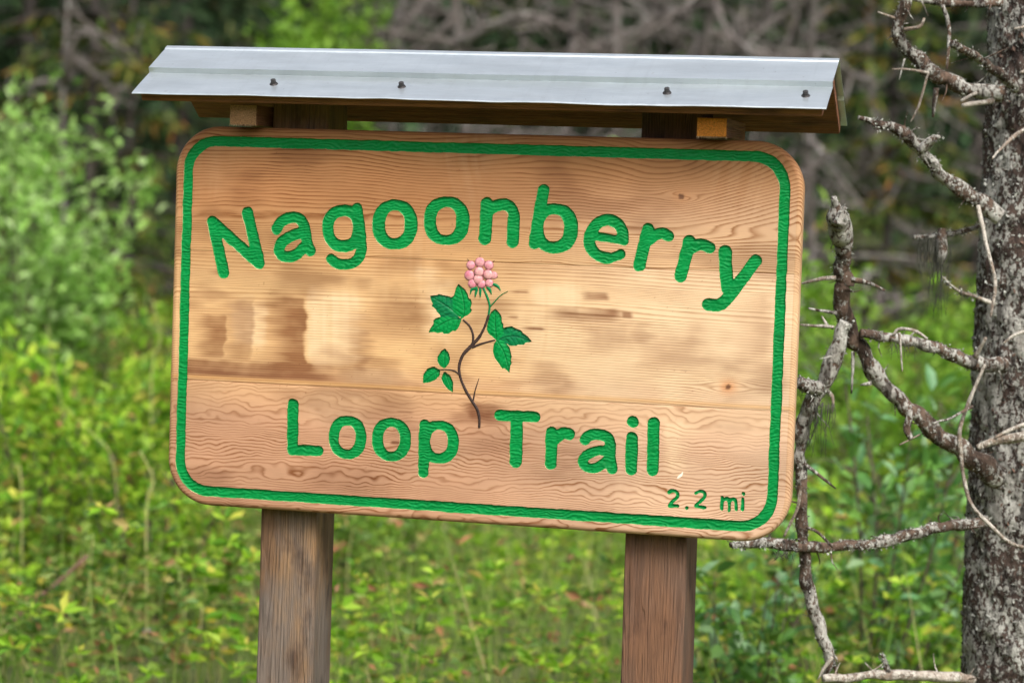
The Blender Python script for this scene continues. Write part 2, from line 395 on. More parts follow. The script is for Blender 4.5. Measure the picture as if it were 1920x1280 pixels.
LEAVES=[([(-0.08656,0.05813),(-0.0714,0.06016),(-0.07002,0.06203),(-0.05836,0.06001),(-0.04599,0.05775),(-0.04419,0.04738),(-0.04313,0.03767),(-0.03105,0.02287),(-0.02656,0.0182),(-0.03959,0.01901),(-0.06422,0.02001),(-0.06875,0.02539),(-0.07322,0.02869),(-0.07406,0.03214),(-0.08152,0.0381),(-0.08307,0.04082),(-0.08021,0.04234),(-0.0841,0.04985)],[(-0.02586,0.01893),(-0.04741,0.03609),(-0.08581,0.05746)],1),([(-0.03242,0.08267),(-0.02354,0.07608),(-0.01836,0.07213),(-0.01375,0.06398),(-0.0113,0.05574),(-0.00771,0.05589),(-0.00531,0.04904),(-0.00588,0.04485),(-0.00776,0.03712),(-0.00444,0.03685),(-0.00611,0.03093),(-0.01238,0.02509),(-0.02087,0.02054),(-0.02152,0.01842),(-0.03105,0.02287),(-0.04149,0.03217),(-0.04315,0.03837),(-0.04419,0.04738),(-0.04525,0.05708),(-0.04099,0.05935),(-0.03905,0.0657),(-0.03717,0.07413)],[(-0.02111,0.01914),(-0.02007,0.03867),(-0.02444,0.06075),(-0.03237,0.08128)],0),([(-0.08781,-0.01109),(-0.08445,-0.00324),(-0.07754,0.00685),(-0.07916,0.01167),(-0.07426,0.01677),(-0.06422,0.02001),(-0.05135,0.02477),(-0.03966,0.0211),(-0.02368,0.01833),(-0.02624,0.00916),(-0.03023,-0.00077),(-0.03583,-0.00591),(-0.03948,-0.00468),(-0.04865,-0.01138),(-0.05877,-0.01185),(-0.06034,-0.00843),(-0.06895,-0.01092),(-0.07626,-0.00916)],[(-0.02438,0.01788),(-0.04237,0.0161),(-0.06089,0.0076),(-0.08639,-0.01032)],0),([(0.11254,-0.01855),(0.10328,-0.00841),(0.09316,-0.00215),(0.09105,0.0016),(0.07701,0.00616),(0.07294,0.00905),(0.05817,0.00588),(0.05657,-0.00479),(0.0451,-0.01786),(0.05811,-0.02014),(0.0703,-0.02766),(0.08319,-0.02763),(0.08411,-0.02566),(0.09696,-0.02505),(0.09879,-0.02112)],[(0.0445,-0.01788),(0.0756,-0.00969),(0.11155,-0.01841)],1),([(0.04006,0.03976),(0.04725,0.03333),(0.05249,0.02585),(0.05326,0.01529),(0.05654,0.01255),(0.05622,0.00483),(0.05597,-0.00482),(0.04989,-0.01281),(0.04313,-0.01853),(0.03804,-0.01529),(0.02775,-0.00612),(0.02449,0.00146),(0.02607,0.01311),(0.02865,0.0248),(0.03136,0.03263)],[(0.04311,-0.01795),(0.04006,0.01181),(0.04009,0.03879)],0),([(0.07114,-0.0789),(0.07259,-0.06379),(0.07506,-0.06077),(0.07316,-0.05219),(0.07461,-0.04827),(0.07162,-0.03685),(0.06936,-0.02925),(0.05811,-0.02014),(0.04373,-0.0185),(0.03938,-0.02488),(0.03787,-0.03846),(0.04133,-0.05181),(0.04966,-0.06202),(0.05795,-0.07126),(0.06086,-0.06919)],[(0.04415,-0.01925),(0.05887,-0.04131),(0.07109,-0.07736)],0),([(-0.05382,-0.03882),(-0.04628,-0.0474),(-0.04392,-0.05706),(-0.04565,-0.06553),(-0.05341,-0.07569),(-0.06137,-0.07189),(-0.0674,-0.0652),(-0.06832,-0.05545),(-0.06089,-0.04391)],[(-0.05343,-0.07513),(-0.05524,-0.05622),(-0.05378,-0.03994)],0),([(-0.09426,-0.10434),(-0.0942,-0.08892),(-0.08587,-0.0773),(-0.07438,-0.07337),(-0.062,-0.07892),(-0.06282,-0.08875),(-0.07064,-0.09754),(-0.08208,-0.10288)],[(-0.06198,-0.07947),(-0.07678,-0.08805),(-0.0937,-0.10348)],0),([(-0.05321,-0.08127),(-0.04194,-0.0891),(-0.0363,-0.10139),(-0.03626,-0.119),(-0.0454,-0.11444),(-0.05442,-0.10511),(-0.0591,-0.09556),(-0.05649,-0.08703)],[(-0.0532,-0.08183),(-0.04588,-0.10048),(-0.03658,-0.11817)],0)]
STEMS=[([(0.01707,-0.18235),(0.01643,-0.16424),(0.01153,-0.14776),(1e-05,-0.13162),(-0.01374,-0.11001),(-0.02317,-0.08815),(-0.02529,-0.06872),(-0.01877,-0.04887),(-0.0063,-0.03434),(0.01031,-0.01546),(0.02105,0.00589),(0.02771,0.02841)],[0.002,0.00228,0.00257,0.00257,0.00257,0.00257,0.00285,0.00314,0.00342,0.00285,0.00228,0.002],0),([(-0.00074,-0.0285),(-0.00076,-0.0118),(-0.00767,0.00459),(-0.02106,0.01651)],[0.00257,0.00228,0.002,0.00143],0),([(-0.00199,-0.03413),(0.01644,-0.0263),(0.04199,-0.01815)],[0.00257,0.002,0.00114],0),([(-0.02471,-0.08544),(-0.03358,-0.07974),(-0.04668,-0.07759),(-0.06201,-0.07836)],[0.00171,0.00143,0.00114,0.00086],0),([(0.0038,-0.13282),(0.00661,-0.11454),(0.01353,-0.09048)],[0.00143,0.00114,0.00057],0),([(0.02773,0.02786),(0.02884,0.04512),(0.02338,0.06153),(0.01567,0.07648)],[0.002,0.002,0.002,0.002],1),([(0.02899,0.04096),(0.03942,0.05389),(0.05045,0.06545),(0.06305,0.0729)],[0.00114,0.00114,0.00086,0.00043],1)]
SEPALS=[([(0.00565,0.07578),(-0.00578,0.07364),(-0.00891,0.06434)],[0.00257,0.00285,0.00057]),([(0.00368,0.07459),(0.00165,0.06673),(0.00078,0.05891)],[0.00228,0.00228,0.00057]),([(0.00995,0.07596),(0.01023,0.06792),(0.01054,0.05933)],[0.00228,0.00228,0.00057]),([(0.02275,0.07927),(0.02809,0.07422),(0.03212,0.06579)],[0.00228,0.00285,0.00057]),([(0.03402,0.08472),(0.04274,0.0812),(0.04901,0.0737)],[0.00228,0.00257,0.00057])]
DRUPES=[((-0.00992,0.11764),0.00856),((0.00739,0.12386),0.00942),((0.02478,0.119),0.00885),((-0.01185,0.09896),0.00942),((0.03488,0.10083),0.00713),((-0.00556,0.08365),0.00828),((0.01197,0.08382),0.00799),((0.02681,0.08609),0.0077),((0.00565,0.09189),0.00942),((0.02424,0.10179),0.00913),((0.00687,0.10609),0.00942)]
HAIRS=[[(-0.01337,0.12583),(-0.01724,0.1293)],[(0.00709,0.13245),(0.00747,0.13801)],[(0.03199,0.12565),(0.03589,0.12857)],[(0.03927,0.09824),(0.04301,0.09756)]]
STAINS=[(-0.4088,-0.3279,-0.0907,0.0495,0.62,0.06,0.005,0.01,0.014),(-0.4947,-0.4313,-0.0811,0.0364,0.4,0.045,0.006,0.012,0.008),(-0.5474,-0.49,-0.0798,0.0056,0.42,0.028,0.006,0.01,0.008),(-0.5704,-0.2548,-0.1152,-0.0787,0.55,0.008,0.07,0.012,0.006),(-0.2517,-0.1931,-0.0975,-0.0074,0.42,0.04,0.03,0.01,0.01),(-0.206,-0.0918,-0.0149,0.0697,0.4,0.045,0.04,0.03,0.03),(-0.2575,-0.0908,-0.0311,0.0238,0.25,0.04,0.02,0.015,0.025),(-0.0172,0.0686,-0.1802,-0.1327,0.6,0.02,0.035,0.01,0.02),(-0.0436,0.0179,-0.1824,-0.1526,0.3,0.02,0.01,0.01,0.01),(0.1479,0.2776,0.0222,0.0486,0.45,0.04,0.025,0.008,0.014),(0.2097,0.2565,0.0641,0.0788,0.5,0.014,0.008,0.004,0.005),(0.2727,0.2974,0.0323,0.0459,0.5,0.01,0.006,0.004,0.005),(0.0933,0.1357,0.0031,0.0099,0.6,0.02,0.008,0.003,0.003),(0.0601,0.0845,0.0228,0.0277,0.5,0.014,0.006,0.003,0.003),(0.0656,0.106,0.0697,0.0746,0.55,0.014,0.01,0.003,0.003),(0.2044,0.3039,-0.0305,0.0279,0.22,0.03,0.03,0.015,0.02),(0.3147,0.4422,-0.0634,0.0238,0.2,0.05,0.05,0.03,0.03),(0.4896,0.5571,-0.0465,0.0783,0.18,0.04,0.02,0.03,0.03),(0.1274,0.1978,-0.1234,-0.0694,0.3,0.06,0.04,0.02,0.015),(-0.0885,-0.0062,-0.1046,-0.0252,0.22,0.03,0.02,0.025,0.02),(-0.2391,-0.1973,0.0619,0.0869,0.25,0.03,0.015,0.008,0.008),(-0.5218,-0.4841,0.0805,0.0906,0.3,0.015,0.01,0.004,0.004),(-0.1985,-0.1051,0.0896,0.1393,0.2,0.03,0.02,0.02,0.02),(-0.1475,-0.1112,-0.1639,-0.1589,0.5,0.008,0.008,0.003,0.003),(-0.2507,-0.2244,-0.2151,-0.21,0.6,0.008,0.008,0.004,0.004),(-0.1561,-0.1352,-0.2219,-0.2159,0.7,0.006,0.006,0.003,0.003),(-0.3329,-0.1643,-0.3266,-0.2561,0.18,0.04,0.04,0.02,0.02),(-0.0215,0.1212,-0.2384,-0.179,0.22,0.04,0.06,0.03,0.03)]
WASH=[(-0.481,-0.406,-0.0538,0.0322,0.5,0.02,0.01,0.025,0.02),(-0.326,-0.2154,-0.0858,0.0646,0.55,0.008,0.03,0.025,0.02),(-0.1022,-0.0404,-0.0262,0.0927,0.5,0.03,0.02,0.03,0.03),(0.1114,0.2217,0.0437,0.0926,0.5,0.03,0.03,0.015,0.015),(0.3077,0.401,-0.0063,0.0712,0.35,0.03,0.03,0.02,0.02),(0.3469,0.4058,-0.1218,-0.0539,0.3,0.03,0.03,0.015,0.02),(-0.2543,-0.129,-0.1171,-0.082,0.3,0.03,0.04,0.01,0.01),(0.3658,0.41,-0.2477,-0.1408,0.35,0.012,0.03,0.02,0.02),(-0.1251,-0.0632,0.082,0.1117,0.35,0.02,0.02,0.01,0.01),(0.2898,0.3489,0.0989,0.1231,0.35,0.02,0.02,0.008,0.008),(-0.337,-0.2,-0.1966,-0.1261,0.18,0.04,0.04,0.02,0.03),(0.0646,0.315,-0.1316,0.0544,0.2,0.05,0.05,0.03,0.04)]
KNOTS=[(0.3796,0.2577),(0.4789,-0.0826)]
CHIP=[(0.39176,-0.2535),(0.39414,-0.24879),(0.39911,-0.24493),(0.40202,-0.2407),(0.40312,-0.24266),(0.40133,-0.24937),(0.39434,-0.25385)]

# ================================================================== THE TRAIL SIGN
SX, SZ, SR = 0.600, 0.3615, 0.088            # board half width, half height, corner radius
BEV = 0.010                                  # rounded-over front edge
THICK = 0.040
SEAMS = (0.1245, -0.1220)                    # where the three planks are glued

def sd_rrect(x, z, hx, hz, r):
    qx = np.abs(x) - (hx - r); qz = np.abs(z) - (hz - r)
    return np.hypot(np.maximum(qx, 0), np.maximum(qz, 0)) + np.minimum(np.maximum(qx, qz), 0) - r

def sd_poly_line(x, z, pts):
    d = np.full(np.shape(x), 9.0)
    for (ax, az), (bx, bz) in zip(pts[:-1], pts[1:]):
        ux, uz = bx - ax, bz - az
        t = np.clip(((x - ax) * ux + (z - az) * uz) / (ux * ux + uz * uz + 1e-12), 0, 1)
        d = np.minimum(d, np.hypot(x - ax - t * ux, z - az - t * uz))
    return d

def sd_polygon(x, z, pts):
    d = sd_poly_line(x, z, pts + [pts[0]])
    ins = np.zeros(np.shape(x), bool)
    n = len(pts)
    for i in range(n):
        (ax, az), (bx, bz) = pts[i], pts[(i + 1) % n]
        c = (az > z) != (bz > z)
        ins ^= c & (x < (bx - ax) * (z - az) / (bz - az + 1e-15) + ax)
    return np.where(ins, -d, d)

def sd_ell(x, z, c, a, b):
    p = 2.25
    k = (np.abs((x - c[0]) / a) ** p + np.abs((z - c[1]) / b) ** p) ** (1 / p) + 1e-9
    g = np.hypot((x - c[0]) / a ** 2, (z - c[1]) / b ** 2) / k
    return (k - 1) / np.maximum(g, 1e-3)

def sd_letter(x, z, prims):
    d = np.full(np.shape(x), 9.0)
    holes = []
    for p in prims:
        if p[0] == 'S':
            pts = p[2]
            if len(pts) > 2: pts = [tuple(q) for q in catmull(np.array([(a, b, 0) for a, b in pts]), 6 * len(pts))[:, :2]]
            d = np.minimum(d, sd_poly_line(x, z, pts) - p[1] / 2)
        else:
            d = np.minimum(d, np.maximum(sd_ell(x, z, p[1], p[2], p[3]), -sd_ell(x, z, p[4], p[5], p[6])))
    for p in prims:                          # a stem beside a bowl never fills the bowl's eye
        if p[0] == 'R': d = np.where(sd_ell(x, z, p[4], p[5], p[6]) < 0, np.maximum(d, -sd_ell(x, z, p[4], p[5], p[6])), d)
    # the gouge leaves a slightly ragged line
    d = d - 0.0005 + 0.0005 * vnoise(x * 260, z * 260, 5) + 0.0006 * vnoise(x * 90, z * 90, 6)
    return d

def sd_border(x, z):
    xc = x + 0.0028
    o = sd_rrect(xc, z, 0.5800, 0.3434, 0.066); i = sd_rrect(xc, z, 0.5604, 0.3234, 0.049)
    return np.maximum(o, -i) + 0.0005 * vnoise(x * 200, z * 200, 8) + 0.0007 * vnoise(x * 60, z * 60, 9)

def sd_berry(x, z):
    d = np.full(np.shape(x), 9.0)
    for c, r in DRUPES: d = np.minimum(d, np.hypot(x - c[0], z - c[1]) - r)
    return d

def bbox(pts, m):
    p = np.array(pts); return p[:, 0].min() - m, p[:, 0].max() + m, p[:, 1].min() - m, p[:, 1].max() + m

def letter_box(prims):
    pts = []
    for p in prims:
        if p[0] == 'S':
            for q in p[2]: pts += [(q[0] - p[1] / 2, q[1] - p[1] / 2), (q[0] + p[1] / 2, q[1] + p[1] / 2)]
        else: pts += [(p[1][0] - p[2], p[1][1] - p[3]), (p[1][0] + p[2], p[1][1] + p[3])]
    return bbox(pts, 0.008)

# ---- the wood of the board: growth rings, stains and washed-out patches, all fixed to the timber
def wood_fields(x, z, y=0.0):
    x = np.asarray(x, float); z = np.asarray(z, float)
    top = z > SEAMS[0]; bot = z < SEAMS[1]; mid = ~(top | bot)
    t = z - 0.12
    r1 = 205 * t - 250 * t * t + 1.9 * fbm(x * 2.6, z * 8, 21, 3) + 0.22 * vnoise(x * 26, z * 45, 22)
    r1 = r1 + 3.6 * np.exp(-((x - 0.375) / 0.12) ** 2) * sstep(0.16, 0.30, z) + 1.4 * np.exp(-((x + 0.12) / 0.14) ** 2) * sstep(0.24, 0.34, z)
    r1 = r1 + 14 * np.maximum(x - 0.3, 0) ** 1.5 * -4.0 * sstep(0.14, 0.26, z)
    r2 = 205 * z + 1.5 * fbm(x * 1.6, z * 5, 31, 3) + 1.6 * fbm(x * 3, z * 12, 32, 2) * sstep(-0.05, -0.12, z)
    r3 = 150 * z + 3.0 * fbm(x * 2.2, z * 9, 41, 3) + 1.5 * vnoise(x * 7, z * 22, 42) + 0.75 * vnoise(x * 24, z * 60, 43) + 0.4 * vnoise(x * 60, z * 90, 44)
    r3 = r3 - 4.5 * np.maximum(x - 0.1, 0) * sstep(-0.14, -0.24, z)
    r1 = r1 + 1.4 * vnoise(z * 38, 0 * x, 47); r2 = r2 + 1.6 * vnoise(z * 34, 0 * x, 48); r3 = r3 + 1.6 * vnoise(z * 30, x * 1.2, 49)
    for (kx, kz), s, pl in ((KNOTS[0], 0.016, 0), (KNOTS[1], 0.020, 1)):
        dx, dz = x - kx, z - kz
        b = 2.6 * np.exp(-(dx / (s * 2.2)) ** 2 - (dz / s) ** 2) * np.tanh(dz / 0.006)
        if pl == 0: r1 = r1 - b
        else: r2 = r2 - b
    ring = np.where(top, r1, np.where(bot, r3 + 40, r2 + 80)) + 70.0 * np.asarray(y)
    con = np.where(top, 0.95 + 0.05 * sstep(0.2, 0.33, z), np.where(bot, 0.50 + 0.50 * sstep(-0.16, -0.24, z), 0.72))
    con = con * (0.85 + 0.4 * fbm(x * 4, z * 9, 55, 2))
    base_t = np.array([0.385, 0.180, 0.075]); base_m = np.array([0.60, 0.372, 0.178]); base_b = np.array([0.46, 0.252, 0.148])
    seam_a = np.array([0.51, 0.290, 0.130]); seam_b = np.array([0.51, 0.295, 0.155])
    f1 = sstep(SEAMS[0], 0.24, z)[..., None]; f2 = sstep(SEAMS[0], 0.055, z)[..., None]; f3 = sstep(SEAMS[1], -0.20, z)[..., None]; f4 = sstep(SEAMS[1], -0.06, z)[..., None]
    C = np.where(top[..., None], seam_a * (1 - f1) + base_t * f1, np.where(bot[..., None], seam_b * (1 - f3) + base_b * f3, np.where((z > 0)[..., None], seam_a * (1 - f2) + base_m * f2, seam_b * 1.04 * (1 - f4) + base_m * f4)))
    pal = sstep(-0.15, 0.58, x + 0.10 * fbm(x * 4, z * 6, 63, 2)) * np.where(top, 0.34 * (1 - sstep(0.2, 0.32, z)), np.where(bot, 0.38, 0.55))  # paler towards the right: the side facing the light, put into the wood colour
    C = C * (1 - pal[..., None]) + np.array([0.70, 0.535, 0.38]) * pal[..., None]
    m = fbm(x * 5, z * 13, 61, 4)
    C = C * (1 + 0.24 * m)[..., None] * np.array([1, 1, 1.0])
    # washed-out patches, then darker stains; both feather out along the grain
    gr_ = 0.6 * vnoise(x * 6, z * 75, 70) + 0.4 * vnoise(x * 14, z * 190, 74); gr2 = vnoise(x * 9 + 40, z * 420, 72); wob = fbm(x * 24, z * 24, 71, 3)
    def patch(b, k=1.0):
        (x0, x1, z0, z1, s_, sl, sr, st, sb) = b
        m = (x > x0 - sl - 0.03) & (x < x1 + sr + 0.03) & (z > z0 - sb - 0.02) & (z < z1 + st + 0.02)
        out = np.zeros(x.shape)
        if not m.any(): return out
        xx, zz = x[m], z[m]
        a0 = x0 + sl * 0.6 * gr_[m] + 0.010 * wob[m]; a1 = x1 + max(sr * 0.7, 0.004) * gr_[m] + 0.009 * wob[m]
        b0 = z0 + 0.5 * sb * wob[m] + 0.002 * gr2[m]; b1 = z1 + 0.5 * st * wob[m] + 0.002 * gr2[m]
        out[m] = s_ * (1.25 if x0 > 0 else 1.0) * sstep(-0.5 * sl, sl, xx - a0) * sstep(-0.6 * sr, sr, a1 - xx) * sstep(-0.5 * sb, sb, zz - b0) * sstep(-0.5 * st, st, b1 - zz)
        return out
    w_tot = np.zeros(x.shape)
    for b in WASH: w_tot = np.maximum(w_tot, patch(b))
    saw = 0.5 + 0.5 * vnoise(x * 160 + 3 * vnoise(x * 2, z * 9, 81), z * 6, 82)
    w_tot = w_tot * (0.8 + 0.3 * saw + 0.25 * gr_) + 0.10 * saw * sstep(0.0, 0.5, fbm(x * 6, z * 8, 83, 2))
    w_tot = np.clip(w_tot, 0, 0.9)
    C = C * (1 - w_tot[..., None]) + np.array([0.76, 0.56, 0.35]) * w_tot[..., None]
    con = con * (1 - 0.35 * w_tot)
    s_tot = np.zeros(x.shape)
    for b in STAINS: s_tot = np.maximum(s_tot, patch(b))
    s_tot = s_tot * (1.75 + 0.45 * gr_ + 0.25 * gr2 + 0.7 * wob)
    blot = sstep(0.10, 0.55, fbm(x * 6 + 3, z * 13, 77, 4) + 0.16 * gr_) * np.where(mid, 0.58, np.where(bot, 0.50, 0.44))
    s_tot = np.clip(np.maximum(s_tot, blot), 0, 1.08)
    C = C * (1 - s_tot[..., None] * np.array([0.56, 0.66, 0.70]))
    # fine flecks and scratches
    fl = sstep(0.90, 0.97, vnoise(x * 210, z * 330, 85)) * 0.55 * sstep(0.0, 0.4, fbm(x * 5, z * 9, 86, 2))
    C = C * (1 - fl[..., None] * np.array([0.6, 0.7, 0.75]))
    # knots
    for (kx, kz), rr, glow in ((KNOTS[0], 0.0055, 0.2), (KNOTS[1], 0.0045, 0.75)):
        d = np.hypot((x - kx) / 1.25, z - kz) + 0.0015 * vnoise(x * 300, z * 300, 91)
        gl = glow * np.exp(-(d / 0.012) ** 2)
        C = C * (1 - gl[..., None]) + np.array([0.52, 0.19, 0.05]) * gl[..., None]
        kk = 0.85 * (1 - sstep(rr * 0.6, rr * 1.2, d))
        C = C * (1 - kk[..., None]) + np.array([0.10, 0.04, 0.022]) * kk[..., None]
    # glue lines and a pale sapwood streak along the lower one
    for sz in SEAMS:
        ln = 0.30 * np.exp(-((z - sz) / 0.0013) ** 2)
        C = C * (1 - ln[..., None] * np.array([0.6, 0.7, 0.8]))
    ys = 0.55 * np.exp(-((z - (SEAMS[1] + 0.006)) / 0.004) ** 2)
    C = C * (1 - ys[..., None]) + np.array([0.55, 0.30, 0.10]) * ys[..., None]
    C = C * np.array([1.05, 1.04, 1.03])
    return np.clip(C, 0.01, 0.82), ring, np.clip(con, 0, 1)

GRID = 0.002
gx = np.arange(-SX, SX + 1e-9, GRID)
PL = []                                       # (z low, z high) rows of each plank
PL.append((SEAMS[0], SZ)); PL.append((SEAMS[1], SEAMS[0])); PL.append((-SZ, SEAMS[1]))
LBOX = [letter_box(p) for _, p in LETTERS]
def serrate(poly, rib):
    """small teeth along a leaf edge, pointing towards its tip"""
    tip = np.array(rib[-1]); out = []
    for a, b in zip(poly, poly[1:] + poly[:1]):
        a, b = np.array(a), np.array(b); L = np.linalg.norm(b - a); n = max(1, int(L / 0.0042)); d = (b - a) / L
        nrm = np.array([d[1], -d[0]]); cen = np.mean(poly, axis=0)
        if nrm @ ((a + b) / 2 - cen) < 0: nrm = -nrm
        fwd = 0.78 if d @ (tip - (a + b) / 2) > 0 else 0.22
        for i in range(n):
            out.append(tuple(a + d * L * i / n)); out.append(tuple(a + d * L * (i + fwd) / n + nrm * 0.0011))
    return out
LEAVES = [(serrate(p, r) if i >= 6 else p, r, k) for i, (p, r, k) in enumerate(LEAVES)]

def carve_field(X, Zg):
    F = -sd_border(X, Zg) * -1.0
    def sub(bx, fn):
        nonlocal F
        i0, i1 = np.searchsorted(X[0], bx[0]), np.searchsorted(X[0], bx[1])
        j0, j1 = np.searchsorted(Zg[:, 0], bx[2]), np.searchsorted(Zg[:, 0], bx[3])
        if i1 <= i0 or j1 <= j0: return
        s = (slice(j0, j1), slice(i0, i1))
        F[s] = np.minimum(F[s], fn(X[s], Zg[s]))
    for (nm, p), bx in zip(LETTERS, LBOX): sub(bx, lambda a, b, p=p: sd_letter(a, b, p))
    for poly, rib, dk in LEAVES: sub(bbox(poly, 0.006), lambda a, b, q=poly: sd_polygon(a, b, q))
    sub(bbox([c for c, r in DRUPES], 0.02), sd_berry)
    return F

WALL = 0.0016
def build_plank(k, mat, parent):
    z0, z1 = PL[k]
    nz = int(round((z1 - z0) / GRID)) + 1
    gz = np.linspace(z0 + 0.00012, z1 - 0.00012, nz)
    X, Zg = np.meshgrid(gx, gz)
    Fc = carve_field(X, Zg)
    Fo = -sd_rrect(X, Zg, SX - BEV, SZ - BEV, SR - BEV)
    F = np.minimum(Fc, Fo)
    F = np.where(np.abs(F) < 1e-6, 1e-6, F)
    gzF, gxF = np.gradient(Fc, gz[1] - gz[0], GRID)
    nrow, ncol = F.shape
    Y = 0.0006 * fbm(X * 5, Zg * 14, 101, 2)
    for s in SEAMS: Y = Y + 0.0007 * np.exp(-((Zg - s) / 0.0018) ** 2)      # eased plank edges
    V = [np.stack([X, Y, Zg], -1).reshape(-1, 3)]
    idx = np.arange(nrow * ncol).reshape(nrow, ncol)
    pos = F > 0
    cnt = pos[:-1, :-1].astype(int) + pos[1:, :-1] + pos[:-1, 1:] + pos[1:, 1:]
    a, b = np.nonzero(cnt == 4)
    faces = np.stack([idx[a, b], idx[a, b + 1], idx[a + 1, b + 1], idx[a + 1, b]], -1).tolist()
    extra, low, ek, lk = [], [], {}, {}
    nbase = nrow * ncol
    def edge(p, q):
        key = (p, q) if p < q else (q, p)
        if key in ek: return ek[key]
        (i, j), (m, n) = key
        t = F[i, j] / (F[i, j] - F[m, n])
        e = (X[i, j] + t * (X[m, n] - X[i, j]), Y[i, j] + t * (Y[m, n] - Y[i, j]), Zg[i, j] + t * (Zg[m, n] - Zg[i, j]))
        gxv = gxF[i, j]; gzv = gzF[i, j]; gl = math.hypot(gxv, gzv) + 1e-9
        wall = Fc[i, j] * Fc[m, n] < 0
        ek[key] = len(extra); extra.append(e); low.append((e[0] - 0.0004 * gxv / gl, WALL, e[2] - 0.0004 * gzv / gl, wall))
        return ek[key]
    polys, walls = [], []
    for i, j in zip(*np.nonzero((cnt > 0) & (cnt < 4))):
        cs = [(i, j), (i, j + 1), (i + 1, j + 1), (i + 1, j)]
        poly, tagp = [], []
        for q in range(4):
            c, d = cs[q], cs[(q + 1) % 4]
            if pos[c]: poly.append(('g', int(idx[c]))); 
            if pos[c] != pos[d]:
                poly.append(('e', edge(c, d)))
                tagp.append((poly[-1][1], bool(pos[c])))
        polys.append(poly)
        for q in range(len(tagp)):
            (e0, out0), (e1, out1) = tagp[q], tagp[(q + 1) % len(tagp)]
            if out0 and not out1 and low[e0][3] and low[e1][3]: walls.append((e0, e1))
    ne = len(extra)
    V.append(np.array(extra)); V.append(np.array([l[:3] for l in low])); V.append(np.array(extra) + np.array([0, 0.0002, 0]))
    for p in polys: faces.append([v if t == 'g' else nbase + v for t, v in p])
    nw = len(faces)
    for e0, e1 in walls: faces.append([nbase + 2 * ne + e0, nbase + ne + e0, nbase + ne + e1, nbase + 2 * ne + e1][::-1])
    V = np.vstack(V)
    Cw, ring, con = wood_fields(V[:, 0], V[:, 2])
    raw = np.zeros(len(V), bool); raw[nbase + ne:] = True      # freshly cut, unweathered wood on the groove walls
    n_ = 0.9 + 0.2 * vnoise(V[:, 0] * 150, V[:, 2] * 150, 3)
    nr = sstep(-0.25, 0.25, vnoise(V[raw, 0] * 70, V[raw, 2] * 70, 7))[:, None]
    Cw[raw] = (np.array([0.62, 0.45, 0.25]) * nr + np.array([0.10, 0.24, 0.06]) * (1 - nr)) * n_[raw, None]; con[raw] = 0.15
    # rounded-over rim of this plank
    per = []
    def arc(cx, cz, a0, a1, n=16): return [(cx, cz, math.cos(a), math.sin(a)) for a in np.linspace(a0, a1, n)]
    hx, hz = SX - SR, SZ - SR
    side = lambda p, q: [tuple(np.array(p) * (1 - t) + np.array(q) * t) for t in np.linspace(0, 1, int(max(abs(p[0] - q[0]), abs(p[1] - q[1])) / 0.005) + 2)[1:-1]]
    seg = arc(hx, -hz, -math.pi / 2, 0) + [(hx, z, 1.0, 0.0) for z in np.r_[np.linspace(-hz, SEAMS[1], 30)[1:], np.linspace(SEAMS[1], SEAMS[0], 50)[1:], np.linspace(SEAMS[0], hz, 30)[1:-1]]]
    seg += arc(hx, hz, 0, math.pi / 2) + [(x, hz, 0.0, 1.0) for x in np.linspace(hx, -hx, 200)[1:-1]]
    seg += arc(-hx, hz, math.pi / 2, math.pi) + [(-hx, z, -1.0, 0.0) for z in np.r_[np.linspace(hz, SEAMS[0], 30)[1:], np.linspace(SEAMS[0], SEAMS[1], 50)[1:], np.linspace(SEAMS[1], -hz, 30)[1:-1]]]
    seg += arc(-hx, -hz, math.pi, 1.5 * math.pi) + [(x, -hz, 0.0, -1.0) for x in np.linspace(-hx, hx, 200)[1:-1]]
    S = np.array(seg); rin = SR - BEV
    prof = [(BEV * math.sin(t), BEV * (1 - math.cos(t))) for t in np.linspace(0, math.pi / 2, 7)] + [(BEV, 0.02), (BEV - 0.0015, THICK - 0.0015), (BEV - 0.004, THICK), (-0.02, THICK)]
    ns, npf = len(S), len(prof)
    RV = np.array([[(s[0] + s[2] * (rin + o), y, s[1] + s[3] * (rin + o)) for o, y in prof] for s in S])
    RV[..., 1] += 0.0006 * fbm(RV[..., 0] * 30, RV[..., 2] * 30, 105, 2)
    zz = RV[..., 2]
    keep = []
    for q in range(ns):
        r = (q + 1) % ns
        zc = 0.5 * (zz[q, 0] + zz[r, 0])
        if z0 < zc < z1: keep.append(q)
    o = len(V)
    for q in keep:
        r = (q + 1) % ns
        for t in range(npf - 1): faces.append([o + q * npf + t, o + r * npf + t, o + r * npf + t + 1, o + q * npf + t + 1][::-1])
    RVf = RV.reshape(-1, 3)
    zc = np.clip(RVf[:, 2], z0 + 1e-4, z1 - 1e-4)
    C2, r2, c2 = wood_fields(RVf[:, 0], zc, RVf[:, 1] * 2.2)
    C2 = C2 * np.array([1.0, 0.96, 0.92])
    edgev = np.abs(RVf[:, 0]) > SX - 0.012
    C2[edgev] = C2[edgev] * 0.6 + np.array([0.50, 0.30, 0.15]) * 0.4
    V = np.vstack([V, RVf]); Cw = np.vstack([Cw, C2]); ring = np.r_[ring, r2]; con = np.r_[con, np.minimum(c2 + 0.15, 1)]
    # drop the vertices that no face uses
    used = np.zeros(len(V), bool)
    for f in faces: used[f] = True
    new = np.cumsum(used) - 1
    faces = [[int(new[i]) for i in f] for f in faces]
    me = mesh('plank', V[used], faces, False, [mat], {'wood': Cw[used], 'ring': ring[used], 'contrast': con[used]})
    return link('plank', me, None, parent)

